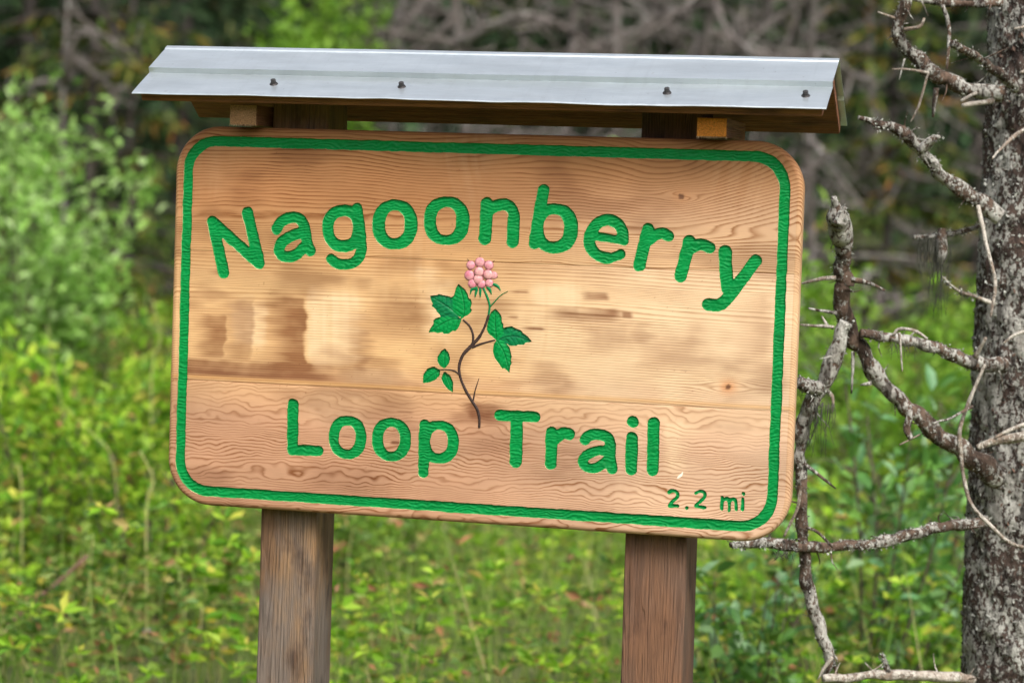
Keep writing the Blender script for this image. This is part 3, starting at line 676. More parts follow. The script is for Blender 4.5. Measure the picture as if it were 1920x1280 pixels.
def floor_mesh(name, bx, sdf, depth, mat, parent, step=0.0013, attr_fn=None, over=0.0010, flip=False):
    xs = np.arange(bx[0], bx[1], step); zs = np.arange(bx[2], bx[3], step)
    X, Zg = np.meshgrid(xs, zs)
    F = sdf(X, Zg)
    Y = depth(X, Zg, F)
    idx = np.arange(X.size).reshape(X.shape)
    k = F < over
    c = k[:-1, :-1] | k[1:, :-1] | k[:-1, 1:] | k[1:, 1:]
    a, b = np.nonzero(c)
    Fc = np.stack([idx[a, b], idx[a, b + 1], idx[a + 1, b + 1], idx[a + 1, b]], -1)
    u = np.unique(Fc); new = np.zeros(X.size, int); new[u] = np.arange(len(u))
    V = np.stack([X, Y, Zg], -1).reshape(-1, 3)[u]
    at_ = attr_fn(X, Zg, F).reshape(-1)[u] if attr_fn else np.ones(len(u))
    return link(name, mesh(name, V, new[Fc], True, [mat], {'tone': at_}), None, parent)

def gouge(D):
    """depth of the gouged floor: round-bottomed, with ripples left by the chisel along the grain"""
    def f(X, Zg, F):
        ins = np.maximum(-F, 0)
        d = np.minimum(0.0012 + 3.0 * ins, D)
        ph = Zg / 0.0064 + 0.9 * vnoise(X / 0.030, Zg / 0.011, 201) + 0.5 * vnoise(X / 0.010, Zg / 0.015, 203) - X / 0.09
        rip = np.abs((ph % 1.0) - 0.5) * 2
        rip = 1 - rip ** 1.4
        amp = 0.0015 * (0.55 + 0.6 * (0.5 + 0.5 * vnoise(X / 0.03, Zg / 0.02, 205)))
        return np.maximum(d + amp * (rip - 0.5) * np.minimum(ins / 0.002, 1) + 0.0004 * vnoise(X / 0.004, Zg / 0.003, 207) * np.minimum(ins / 0.002, 1), 0.0012)
    return f

def worn(X, Zg, F):
    return 0.85 + 0.15 * vnoise(X / 0.03, Zg / 0.02, 209)

def build_sign():
    root = empty('trail_sign', (0, 0.10, 0))
    tag(root, 'carved wooden trail sign reading Nagoonberry Loop Trail on two posts under metal roof', 'sign')
    off = (0, -0.10, Z0)
    m_board = mat_board()
    m_green = mat_paint('green_paint', (0.0, 0.200, 0.038), (0.001, 0.255, 0.056))
    m_dgreen = mat_paint('dark_green_paint', (0.002, 0.13, 0.050), (0.004, 0.20, 0.055))
    m_stem = mat_paint('brown_paint', (0.028, 0.017, 0.015), (0.06, 0.036, 0.028), 0.6)
    m_drupe = None
    # core of the board with the three planks in front of it
    Vc, Fc = box_arrays(-SX + 0.03, SX - 0.03, 0.0135, THICK - 0.002, -SZ + 0.03, SZ - 0.03)
    m_core = mat_timber('board_core', (0.36, 0.2, 0.1), (0.42, 0.25, 0.13), (0.3, 0.27, 0.24), 0.2, 'X', 70)
    board = link('sign_board', mesh('sign_board', Vc, Fc, False, [m_core]), None, root, off)
    for k in range(3): build_plank(k, m_board, board)
    D = 0.0032
    for (nm, prims), bx in zip(LETTERS, LBOX):
        small = nm in '2.m' or (nm == 'i' and bx[3] - bx[2] < 0.07)
        floor_mesh('letter', bx, lambda a, b, p=prims: sd_letter(a, b, p), gouge(0.0028 if small else D), m_green, board, 0.001 if small else 0.0013, worn)
    fullb = (-SX, SX, -SZ, SZ)
    floor_mesh('border_groove', fullb, sd_border, gouge(D), m_green, board, 0.0013, worn)
    # ---- the painted berry plant
    parts = []
    def ribbon(P, R, lift=0.0016, k=0):
        """a painted stem: a low half-round bead on the board"""
        P3 = np.array([(a, 0.0, b) for a, b in P]); n = max(4, int(np.linalg.norm(np.diff(P3, axis=0), axis=1).sum() / 0.002))
        Q = catmull(np.hstack([P3, np.array(R)[:, None]]), n)
        T = np.gradient(Q[:, :3], axis=0); T /= np.linalg.norm(T, axis=1)[:, None]
        S_ = np.stack([T[:, 2], np.zeros(n), -T[:, 0]], -1)
        w = np.maximum(Q[:, 3] * 1.25, 0.0005)
        w = w * (1 + 0.12 * vnoise(np.arange(n) * 0.7, 0 * w + k, 4))
        cols = []
        for q in np.linspace(-1, 1, 7):
            c = Q[:, :3] + S_ * (w * q)[:, None]; c[:, 1] = 0.0012 - (lift + 0.0012) * math.sqrt(max(0, 1 - q * q)); cols.append(c)
        V = np.stack(cols, 1).reshape(-1, 3)
        i = np.arange(n - 1)[:, None] * 7; j = np.arange(6)[None]
        F = np.stack([i + j, i + 7 + j, i + 8 + j, i + j + 1], -1).reshape(-1, 4)
        return V, F.tolist()
    brown = join([ribbon(P, R, k=i) for i, (P, R, g) in enumerate(STEMS) if not g] + [ribbon(h, [0.0006, 0.0002], 0.0006) for h in HAIRS])
    plant = link('berry_plant', mesh('berry_plant', brown[0], brown[1], True, [m_stem], {'tone': np.ones(len(brown[0]))}), None, root, off)
    for i, (P, R, g) in enumerate(STEMS):
        if g:
            V, F = ribbon(P, R, k=i); link('green_stem', mesh('green_stem', V, F, True, [m_dgreen], {'tone': np.ones(len(V))}), None, plant)
    for P, R in SEPALS:
        V, F = ribbon(P, R); link('sepal', mesh('sepal', V, F, True, [m_dgreen], {'tone': np.ones(len(V))}), None, plant)
    for n_, (poly, rib, dk) in enumerate(LEAVES):
        ribs = [tuple(q) for q in catmull(np.array([(a, b, 0) for a, b in rib]), 24)[:, :2]]
        (ax, az), (bx_, bz) = rib[0], rib[-1]
        L = math.hypot(bx_ - ax, bz - az); ux, uz = (bx_ - ax) / L, (bz - az) / L
        def veins(X, Zg):
            s = (X - ax) * ux + (Zg - az) * uz
            d = sd_poly_line(X, Zg, ribs)
            ph = ((s + -0.75 * d) / (L / 7.0)) % 1.0
            side = np.exp(-((ph - 0.5) / 0.13) ** 2) * sstep(0, 0.003, d)
            return d, s, side
        def dep(X, Zg, F, veins=veins, n_=n_):
            d, s, side = veins(X, Zg)
            ins = np.maximum(-F, 0)
            return 0.0030 - 0.0012 * np.minimum(ins / 0.008, 1) + 0.0011 * np.exp(-(d / 0.0011) ** 2) + 0.0006 * side + 0.0004 * vnoise(X / 0.004, Zg / 0.003, 31 + n_) + 0.00015 * n_
        def tone(X, Zg, F, veins=veins):
            d, s, side = veins(X, Zg)
            return np.clip(1 - 0.85 * np.exp(-(d / 0.0008) ** 2) - 0.30 * side, 0, 1)
        floor_mesh('leaf', bbox(poly, 0.006), lambda a, b, q=poly: sd_polygon(a, b, q), dep, m_dgreen if dk else m_green, plant, 0.0009, tone)
    # berry: dark ground with rounded drupelets
    m_wine = mat_paint('wine_paint', (0.09, 0.02, 0.025), (0.13, 0.03, 0.035), 0.6)
    floor_mesh('berry_ground', bbox([c for c, r in DRUPES], 0.018), sd_berry, lambda X, Zg, F: 0.0028 + 0 * X, m_wine, plant, 0.0012)
    g = N('pink_paint')
    rnd = g.n('ShaderNodeObjectInfo').outputs['Random']
    n1 = g.noise(g.coords((1, 1, 1)), 160, 3.0)
    cc = g.mix(g.rng(n1, 0.35, 0.65), (0.56, 0.17, 0.20), (0.72, 0.40, 0.36))
    cc = g.mix(g.math('MULTIPLY', rnd, 0.4), cc, (0.60, 0.16, 0.27))
    cc = g.mix(attr(g, 'tone', 'Fac'), (0.16, 0.035, 0.05), cc)
    m_drupe = g.set(Base_Color=cc, Roughness=0.45)
    for i, (c, r) in enumerate(DRUPES):
        r = r * 1.10
        th = np.linspace(0, math.pi * 0.5, 9); ph = np.linspace(0, 2 * math.pi, 24, endpoint=False)
        V, tone_ = [], []
        for t in th:
            for p in ph: V.append((c[0] + r * math.sin(t) * math.cos(p), 0.0022 - 0.48 * r * math.cos(t) - 0.0002 * i, c[1] + r * math.sin(t) * math.sin(p))); tone_.append(1 - sstep(0.72, 1.0, math.sin(t)) * 0.95)
        F = [[a * 24 + b, (a + 1) * 24 + b, (a + 1) * 24 + (b + 1) % 24, a * 24 + (b + 1) % 24] for a in range(8) for b in range(24)]
        link('drupelet', mesh('drupelet', np.array(V), F, True, [m_drupe], {'tone': np.array(tone_)}), None, plant)
    # a pale nick in the lower plank
    Vn = np.array([(a, -0.0006, b) for a, b in CHIP])
    link('chipped_nick', mesh('chipped_nick', Vn, [list(range(len(Vn)))], False, [mat_plain('fresh_wood', (0.80, 0.70, 0.56), 0.8)]), None, board)

    # ---- posts
    m_pl = mat_timber('weathered_post', (0.13, 0.068, 0.033), (0.33, 0.19, 0.085), (0.145, 0.118, 0.100), 0.85, 'Z', 150, gz=(-0.40, -0.60))
    m_pr = mat_timber('brown_post', (0.085, 0.036, 0.018), (0.175, 0.082, 0.040), (0.13, 0.10, 0.082), 0.30, 'Z', 190)
    for x0, x1, z1, m, sd_ in ((-0.422, -0.3085, 0.452, m_pl, 1), (0.2925, 0.4085, 0.452, m_pr, 5)):
        link('post', bevel_box('post', x0, x1, THICK + 0.0015, THICK + 0.118, -Z0 - 0.25, z1, 0.005, 60, 0.0026, sd_), m, root, off)
    # ---- roof carcass: two sloping boards on short bearers beside the posts
    RY, RZ = 0.066, 0.505                     # ridge of the metal
    EY, EZ = -0.100, 0.4165                   # front eave of the metal
    BY, BZ = 0.234, 0.4020                    # back eave
    m_rb = mat_timber('roof_board', (0.20, 0.072, 0.028), (0.29, 0.110, 0.042), (0.2, 0.13, 0.10), 0.08, 'X', 120)
    m_bl = mat_timber('bearer', (0.18, 0.075, 0.032), (0.25, 0.105, 0.045), (0.2, 0.15, 0.12), 0.2, 'Y', 140)
    def slope_board(x0, x1, A, B, t, inset, gap=0.003):
        d = np.array([B[0] - A[0], B[1] - A[1]]); L = np.linalg.norm(d); d /= L
        n = np.array([d[1], -d[0]]);
        if n[1] > 0: n = -n                    # downwards
        p = [np.array(A) + n * gap + d * 0.012, np.array(A) + n * gap + d * (L - inset)]
        q = [p[0] + n * t, p[1] + n * t]
        sec = [p[0], p[1], q[1], q[0]]
        bm = bmesh.new(); rows = []
        for x in np.linspace(x0, x1, 24): rows.append([bm.verts.new((x, s[0], s[1])) for s in sec])
        for a, b in zip(rows[:-1], rows[1:]):
            for i in range(4): bm.faces.new([a[i], a[(i + 1) % 4], b[(i + 1) % 4], b[i]])
        bm.faces.new(rows[0][::-1]); bm.faces.new(rows[-1])
        bmesh.ops.recalc_face_normals(bm, faces=bm.faces)
        bmesh.ops.bevel(bm, geom=[e for e in bm.edges if e.calc_face_angle(0) > 0.6], offset=0.0015, segments=2, affect='EDGES')
        me = bpy.data.meshes.new('roof_board'); bm.to_mesh(me); bm.free(); return me
    link('roof_board', slope_board(-0.640, 0.638, (RY - 0.002, RZ), (EY, EZ), 0.021, 0.016), m_rb, root, off)
    link('roof_board', slope_board(-0.640, 0.636, (RY + 0.002, RZ), (BY, BZ), 0.021, 0.006), m_rb, root, off)
    for x0, x1, z0, z1, c in ((-0.4775, -0.4235, 0.3640, 0.4020, (0.46, 0.25, 0.12)), (0.4100, 0.4650, 0.3645, 0.3990, (0.75, 0.27, 0.035))):
        b = link('roof_bearer', bevel_box('roof_bearer', x0, x1, -0.038, 0.175, z0, z1, 0.0015), m_bl, root, off)
        # the sawn end, furred with torn fibres
        n = 26
        xs = np.linspace(x0 + 0.001, x1 - 0.001, n); zs = np.linspace(z0 + 0.001, z1 - 0.001, n)
        X, Zg = np.meshgrid(xs, zs)
        Yv = -0.0392 - 0.0009 * rng.random(X.shape)
        i = np.arange(n - 1)[:, None] * n; j = np.arange(n - 1)[None]
        F = np.stack([i + j, i + j + 1, i + n + j + 1, i + n + j], -1).reshape(-1, 4)
        link('sawn_end', mesh('sawn_end', np.stack([X, Yv, Zg], -1).reshape(-1, 3), F, False, [mat_endgrain('sawn_end', c)]), None, b)
        fib = []
        for q in range(70):
            x = rng.uniform(x0, x1); l = rng.uniform(0.001, 0.0045); w = 0.0003
            fib.append((np.array([(x - w, -0.0385, z0 + 0.001), (x + w, -0.0385, z0 + 0.001), (x + rng.normal(0, 0.0012), -0.039 - rng.uniform(0, 0.002), z0 - l)]), [[0, 1, 2]]))
        Vf, Ff = join(fib)
        tag(link('torn_fibre', mesh('torn_fibre', Vf, Ff, False, [mat_plain('fibre', (0.5, 0.34, 0.2), 0.9)]), None, b), kind='stuff')
    # short cross tie between the back of the boards and the posts
    link('ridge_tie', bevel_box('ridge_tie', -0.60, 0.60, RY - 0.018, RY + 0.018, 0.4535, 0.4735, 0.0015), m_rb, root, off)
    # ---- folded metal sheet
    xs = np.linspace(-0.650, 0.6475, 150)
    dF = np.array([EY - RY, EZ - RZ]); LF = np.linalg.norm(dF); dF /= LF; nF = np.array([dF[1], -dF[0]]); nF = nF if nF[1] > 0 else -nF
    dB = np.array([BY - RY, BZ - RZ]); LB = np.linalg.norm(dB); dB /= LB; nB = np.array([-dB[1], dB[0]]); nB = nB if nB[1] > 0 else -nB
    R0 = np.array([RY, RZ])
    prof = []
    for s, h in ((1.0, 0.0), (0.58, 0.0), (0.545, 0.005), (0.46, 0.005), (0.10, 0.005), (0.07, 0.0045)): prof.append(R0 + dB * LB * s + nB * h)
    prof += [R0 + nB * 0.0075 + dB * 0.007, R0 + np.array([0, 0.0105]), R0 + nF * 0.0098 + dF * 0.006, R0 + nF * 0.0078 + dF * 0.0085]
    for s, h in ((0.10, 0.0080), (0.28, 0.0082), (0.480, 0.0088), (0.506, 0.0092), (0.509, -0.0012), (0.545, -0.0012), (0.8, 0.0), (0.985, 0.0), (1.0, -0.0012)): prof.append(R0 + dF * LF * s + nF * h)
    prof = np.array(prof); npf = len(prof)
    low = np.clip((np.arange(npf) - 11) / (npf - 12), 0, 1)
    V = []
    for x in xs:
        wv = 0.0016 * vnoise(x * 7, 0.3, 5) + 0.0008 * vnoise(x * 19, 1.3, 6)
        for k in range(npf):
            V.append((x, prof[k, 0] + 0.3 * wv * low[k], prof[k, 1] + wv * low[k] + 0.0006 * vnoise(x * 5, 2.5, 7)))
    V = np.array(V)
    i = np.arange(len(xs) - 1)[:, None] * npf; j = np.arange(npf - 1)[None]
    F = np.stack([i + j, i + j + 1, i + npf + j + 1, i + npf + j], -1).reshape(-1, 4)
    me = mesh('metal_roof', V, F, False, [mat_metal()])
    roof = link('metal_roof', me, None, root, off)
    md = roof.modifiers.new('thickness', 'SOLIDIFY'); md.thickness = 0.0009; md.offset = 0
    # ---- hex screws with rubber washers
    m_sc = mat_plain('screw_steel', (0.055, 0.05, 0.05), 0.45, 0.6)
    ax = Vector((0, nF[0], nF[1])); u = Vector((1, 0, 0)); w = ax.cross(u)
    def disc(rad, h0, h1, n, dome=0.0, ph=0.0):
        V = []
        for h, r in ((h0, rad), (h1, rad * (1 - dome))):
            for q in range(n): a = 2 * math.pi * q / n + ph; V.append(ax * h + u * (r * math.cos(a)) + w * (r * math.sin(a)))
        F = [[q, (q + 1) % n, n + (q + 1) % n, n + q] for q in range(n)] + [list(range(n)), list(range(n, 2 * n))]
        return np.array([tuple(v) for v in V]), F
    Vs, Fs = join([disc(0.0082, 0.0, 0.0016, 20, 0.12), disc(0.0074, 0.0016, 0.0028, 20, 0.12), disc(0.0050, 0.0028, 0.0100, 6, 0.05, 0.3), disc(0.0036, 0.0100, 0.0106, 6, 0.3)])
    sm = mesh('screw', Vs, Fs, False, [m_sc])
    for x in (-0.3856, -0.1373, 0.3572, 0.6049):
        p = R0 + dF * LF * 0.735 + nF * 0.0
        s = link('screw', sm, None, roof, (x, p[0], p[1]))
        s.rotation_euler = (0, 0, 0)
    return root

sign = build_sign()

# ================================================================== GROUND
FWD = np.array([-0.2431, 0.9686]); RGT = np.array([0.9686, 0.2431])
def gpos(d, s):
    """ground point d metres ahead of the camera, s metres to its right"""
    return CAM_C[:2] + FWD * d + RGT * s
def px_s(u, d): return (u - 960) / FPX * d               # sideways offset that shows at column u
def hgt(x, y):
    d = (np.asarray(x) - CAM_C[0]) * FWD[0] + (np.asarray(y) - CAM_C[1]) * FWD[1]
    return 0.10 * fbm(np.asarray(x) * 0.35, np.asarray(y) * 0.35, 301, 3) * sstep(1, 4, np.abs(np.asarray(y) - 0.1)) + 0.045 * np.maximum(d - 16, 0) + 11 * sstep(30, 75, d)
def ground_mesh():
    xs = np.r_[np.linspace(-160, -16, 30)[:-1], np.linspace(-16, 14, 90), np.linspace(14, 160, 30)[1:]]
    ys = np.r_[np.linspace(-120, -8, 20)[:-1], np.linspace(-8, 34, 110), np.linspace(34, 200, 40)[1:]]
    X, Y = np.meshgrid(xs, ys)
    Zg = hgt(X, Y)
    i = np.arange(len(ys) - 1)[:, None] * len(xs); j = np.arange(len(xs) - 1)[None]
    F = np.stack([i + j, i + j + 1, i + len(xs) + j + 1, i + len(xs) + j], -1).reshape(-1, 4)
    g = N('forest_floor')
    n1 = g.noise(g.coords((1, 1, 1)), 1.6, 5.0, 0.6); n2 = g.noise(g.coords((1, 1, 1)), 14, 5.0, 0.7)
    cc = g.mix(g.rng(n1, 0.38, 0.62), (0.06, 0.095, 0.02), (0.10, 0.11, 0.035))
    cc = g.mix(g.rng(n2, 0.4, 0.7), cc, (0.15, 0.17, 0.045))
    g.bump(n2, 0.8, 0.05)
    g.set(Base_Color=cc, Roughness=0.95)
    return mesh('ground', np.stack([X, Y, Zg], -1).reshape(-1, 3), F, True, [g.m])
tag(link('ground', ground_mesh()), kind='structure')

# ================================================================== FOLIAGE HELPERS
def unit(v): return v / (np.linalg.norm(v, axis=-1, keepdims=True) + 1e-9)
def leaves(P, D, L, W, droop=0.25, shape=0, roll=0.5):
    """leaf blades at P along D; shape 0: folded lozenge (4 points), 1: six-sided leaf, 2: grass blade"""
    n = len(P)
    P = np.asarray(P, float); D = unit(np.asarray(D, float)); L = np.broadcast_to(L, n)[:, None]; W = np.broadcast_to(W, n)[:, None]
    r = rng.normal(size=(n, 3)); S = unit(np.cross(D, r * roll + np.array([0, 0, 1.0]))); Nn = np.cross(S, D)
    if shape == 0: tpl = [(0, 0, 0), (0.5, 0.5, 0.12), (1, 0, -droop), (0.5, -0.5, 0.12)]; fc = [[0, 1, 2], [0, 2, 3]]
    elif shape == 1: tpl = [(0, 0, 0), (0.25, 0.42, 0.10), (0.62, 0.44, 0.06), (1, 0, -droop), (0.62, -0.44, 0.06), (0.25, -0.42, 0.10), (0.45, 0, -0.04)]; fc = [[6, 0, 1], [6, 1, 2], [6, 2, 3], [6, 3, 4], [6, 4, 5], [6, 5, 0]]
    else: tpl = [(0, 0.5, 0), (0, -0.5, 0), (0.5, 0.4, 0.0), (0.5, -0.4, 0.0), (1, 0, -droop)]; fc = [[0, 1, 3], [0, 3, 2], [2, 3, 4]]
    V = np.stack([P + D * (a * L) + S * (b * W) + (Nn if shape != 2 else np.array([0, 0, 1.0])) * (c * (L if shape else W)) for a, b, c in tpl], 1)
    k = len(tpl); F = (np.arange(n)[:, None, None] * k + np.array(fc)[None]).reshape(-1, 3)
    return V.reshape(-1, 3), F
def cat(parts):
    Vs, Fs, o = [], [], 0
    for V, F in parts: Vs.append(V); Fs.append(np.asarray(F) + o); o += len(V)
    return np.vstack(Vs), np.vstack(Fs)
def tri_tube(P, R, sides=5, step=0.1):
    V, F = tube_arrays(P, R, sides, step)
    T = []
    for f in F:
        T.append(f[:3])
        if len(f) == 4: T.append([f[0], f[2], f[3]])
    return V, np.array(T)

G_BRIGHT = mat_leaf('meadow_leaf', [(0.0, (0.08, 0.22, 0.015)), (0.25, (0.18, 0.38, 0.02)), (0.6, (0.30, 0.50, 0.03)), (0.85, (0.44, 0.60, 0.06)), (0.95, (0.58, 0.54, 0.09)), (1.0, (0.42, 0.20, 0.09))], 0.4)
G_MID = mat_leaf('herb_leaf', [(0.0, (0.05, 0.12, 0.02)), (0.4, (0.13, 0.24, 0.03)), (0.75, (0.26, 0.34, 0.06)), (0.88, (0.36, 0.24, 0.10)), (1.0, (0.40, 0.17, 0.09))], 0.35)
G_PALE = mat_leaf('pale_willow_leaf', [(0.0, (0.14, 0.29, 0.045)), (0.45, (0.30, 0.52, 0.10)), (0.8, (0.47, 0.68, 0.22)), (1.0, (0.62, 0.77, 0.40))], 0.4, 0.45)
G_WILLOW = mat_leaf('willow_leaf', [(0.0, (0.07, 0.19, 0.035)), (0.4, (0.12, 0.28, 0.05)), (0.75, (0.22, 0.42, 0.10)), (0.92, (0.26, 0.42, 0.20)), (1.0, (0.36, 0.36, 0.05))], 0.35, 0.4, 0.5)
G_ALDER = mat_leaf('alder_leaf', [(0.0, (0.11, 0.24, 0.02)), (0.6, (0.21, 0.39, 0.035)), (1.0, (0.32, 0.48, 0.07))], 0.45)
G_SPRUCE = mat_leaf('spruce_needles', [(0.0, (0.018, 0.036, 0.018)), (0.6, (0.04, 0.075, 0.032)), (0.9, (0.07, 0.115, 0.045)), (1.0, (0.15, 0.14, 0.04))], 0.1, 0.7, 0.1)
G_RUST = mat_leaf('rusty_needles', [(0.0, (0.04, 0.075, 0.02)), (0.6, (0.10, 0.15, 0.03)), (0.88, (0.22, 0.18, 0.04)), (1.0, (0.40, 0.18, 0.06))], 0.2, 0.7, 0.1)
G_GRASS = mat_leaf('grass_blade', [(0.0, (0.13, 0.27, 0.03)), (0.5, (0.24, 0.38, 0.06)), (0.8, (0.40, 0.44, 0.13)), (1.0, (0.52, 0.46, 0.22))], 0.4)
G_YELLOW = mat_leaf('yellow_leaf', [(0.0, (0.55, 0.46, 0.04)), (0.7, (0.70, 0.58, 0.07)), (1.0, (0.62, 0.60, 0.18))], 0.4)
G_RED = mat_leaf('reddened_leaf', [(0.0, (0.30, 0.07, 0.03)), (0.5, (0.36, 0.14, 0.05)), (1.0, (0.20, 0.17, 0.05))], 0.3)
M_TWIG = mat_plain('brown_twig', (0.085, 0.06, 0.045), 0.85)
M_STALK = mat_plain('dry_stalk', (0.40, 0.38, 0.14), 0.8)
M_GREYW = mat_bark('grey_deadwood', (0.08, 0.065, 0.058), (0.165, 0.140, 0.126), (0.34, 0.32, 0.30), 0.50, 0.35)
M_DARKW = mat_bark('dark_trunk_bark', (0.03, 0.025, 0.022), (0.075, 0.062, 0.055), (0.2, 0.19, 0.17), 0.2, 0.35)

# ================================================================== THE LICHENED PINE BESIDE THE SIGN
def build_pine():
    YT = 0.95
    base = at(1925, 640, YT)
    root = empty('dead_pine_tree', (float(base[0]), YT, 0.0))
    tag(root, 'lichen-crusted pine trunk with bare broken branches beside the sign', 'tree')
    o = np.array([base[0], YT, 0.0])
    bark = mat_bark('lichened_bark', (0.018, 0.012, 0.010), (0.085, 0.058, 0.046), (0.48, 0.47, 0.42), 0.72, 1.0)
    brm = mat_bark('lichened_branch', (0.03, 0.020, 0.015), (0.15, 0.100, 0.072), (0.54, 0.525, 0.47), 0.70, 0.9, (0.22, 0.12, 0.07))
    pale = mat_bark('bleached_branch', (0.20, 0.15, 0.115), (0.34, 0.27, 0.21), (0.62, 0.57, 0.49), 0.85, 1.2, (0.34, 0.20, 0.12))
    # trunk: left edge follows a slight lean; bark plates are real relief
    el = np.array([at(1868, -400, YT), at(1858, 0, YT), at(1832, 560, YT), at(1818, 860, YT), at(1803, 1280, YT), at(1796, 1500, YT)])
    rad = np.array([0.085, 0.092, 0.112, 0.121, 0.134, 0.140])
    cen = el + CAM_R[0][None] * rad[:, None]
    c0, c1 = cen[-1], cen[-2]
    bot = c0 + (c0 - c1) / (c0 - c1)[2] * (-0.25 - c0[2]); top = cen[0] + (cen[0] - cen[1]) / (cen[0] - cen[1])[2] * 2.2
    P = np.vstack([top, cen, bot])[::-1]; R = np.r_[0.045, rad, 0.155][::-1]
    n, s = 760, 170
    Q = catmull(np.hstack([P, R[:, None]]), n)
    th = np.linspace(0, 2 * math.pi, s, endpoint=False)
    A = np.array([1.0, 0, 0]); B = np.array([0, 1.0, 0])
    T, H = np.meshgrid(th, Q[:, 2])
    # seamless around: noise on the circle
    cx, cy = np.cos(T), np.sin(T)
    def around(f, g, seed): return 0.5 * (vnoise(cx * f + 5, H * g + cy * f, seed) + vnoise(cy * f - 3, H * g * 1.1 + cx * f + 7, seed + 1))
    pl = around(5.5, 30, 401); pl2 = around(13, 70, 405); pl3 = around(26, 150, 409)
    rr = Q[:, 3][:, None] * (1 + 0.045 * around(1.5, 4, 413)) + 0.0055 * np.sign(pl) * np.abs(pl) ** 0.6 + 0.0032 * pl2 + 0.0016 * pl3
    V = Q[:, None, :3] + rr[..., None] * (cx[..., None] * A + cy[..., None] * B)
    V = V.reshape(-1, 3) - o
    i = np.arange(n - 1)[:, None] * s; j = np.arange(s)[None]; k = (j + 1) % s
    F = np.stack([i + j, i + k, i + s + k, i + s + j], -1).reshape(-1, 4)
    tr = link('trunk', mesh('trunk', V, F, True, [bark]), None, root)
    # raised flakes of bark and lichen on the trunk
    G = V.reshape(n, s, 3); cnt = 9000
    a_ = rng.integers(int(n * .08), int(n * .75), cnt); b_ = rng.integers(0, s, cnt)
    nrm = np.stack([np.cos(th[b_]), np.sin(th[b_]), 0 * th[b_]], -1)
    lf = fbm(a_ * .02, b_ * .05, 433, 3) + rng.normal(0, .3, cnt)
    for sel, m_, nm in ((lf > 0.05, mat_leaf('trunk_lichen', [(0.0, (0.20, 0.19, 0.17)), (0.6, (0.36, 0.36, 0.32)), (1.0, (0.52, 0.53, 0.47))], 0.05, .9, .1), 'crust_lichen'), (lf <= 0.05, mat_leaf('bark_flake', [(0.0, (0.03, 0.022, 0.02)), (0.7, (0.09, 0.066, 0.056)), (1.0, (0.17, 0.10, 0.07))], 0.0, .9, .1), 'bark_flakes')):
        c_ = int(sel.sum()); tang = unit(np.cross(nrm[sel], rng.normal(size=(c_, 3))))
        Vf, Ff = leaves(G[a_[sel], b_[sel]] + nrm[sel] * .0008 - tang * .004, tang + .22 * nrm[sel] * rng.random((c_, 1)), rng.uniform(.005, .014, c_), rng.uniform(.004, .010, c_), .1, 0)
        tag(link(nm, mesh(nm, Vf, Ff, False, [m_]), None, tr), kind='stuff')
    z6 = lambda p: (1480 + p[0] / 2.0, p[1] / 2.0)
    z7 = lambda p: (1360 + p[0] / 1.641, 500 + p[1] / 1.641)
    K6, K7 = 0.00114 / 2.0, 0.00114 / 1.641
    lich = []
    def branch(zf, k, pts, r, mat=brm, y0=YT, y1=YT, name='branch', lichen=0.0, rough=0.22, parent=root):
        """pts run from the trunk outwards; y0..y1 the depth along it"""
        ys = np.linspace(y0, y1, len(pts))
        P = np.array([at(*zf(p), y) for p, y in zip(pts, ys)])
        # wander a little in depth and across
        R = np.array(r, float) * k * 0.9
        if len(R) != len(P): R = np.interp(np.linspace(0, 1, len(P)), np.linspace(0, 1, len(R)), R)
        sd_ = int(abs(pts[0][0] * 7 + pts[0][1])) % 997
        Lp = np.linalg.norm(np.diff(P, axis=0), axis=1).sum()
        if Lp > 0.06:                         # crooked growth: small kinks along the limb
            nk = max(4, int(Lp / 0.022)); PR = catmull(np.hstack([P, R[:, None]]), nk)
            PR[1:-1, :3] += rng.normal(0, 1, (nk - 2, 3)) * np.clip(PR[1:-1, 3:] * 0.14, 0.0006, 0.0024)
            PR[:, 3] *= 1 + 0.09 * rng.normal(size=nk)
            P, R = PR[:, :3], np.maximum(PR[:, 3], 0.0006)
        big = R.max() > 0.006
        V, F = tube_arrays(P - o, R, 14 if big else 7, 0.004 if big else 0.006, rough, sd_)
        b = link(name, mesh(name, V, F, True, [mat]), None, parent)
        if lichen: lich.append((b, P - o, R, lichen))
        if big and Lp > 0.15:                 # fine broken twigs
            tp = []
            for q in range(int(Lp * 26)):
                i_ = rng.integers(1, len(P) - 1); dv = unit(rng.normal(size=3) * np.array([1, .6, 1])) * rng.uniform(.012, .055); a_ = P[i_] - o
                tp.append(tri_tube([a_, a_ + dv * .6 + rng.normal(0, .003, 3), a_ + dv + rng.normal(0, .006, 3)], [.0022, .0015, .0007], 5, .01))
            Vt, Ft = cat(tp); tag(link('twiglets', mesh('twiglets', Vt, Ft, True, [mat]), None, b), kind='stuff')
        return b
    S = YT - 0.16
    # upper right of the photo: limbs leaving the trunk
    branch(z6, K6, [(800, 12), (620, 14), (470, -4), (380, -40)], [17, 15, 13, 10], y0=YT - .08, y1=S)
    b2 = branch(z6, K6, [(800, 350), (735, 342), (650, 325), (560, 290), (500, 240), (440, 180), (405, 130), (415, 70), (440, 0), (450, -80)], [36, 33, 30, 28, 27, 26, 24, 24, 22, 18], y0=YT - .1, y1=S - .05, lichen=0.7)
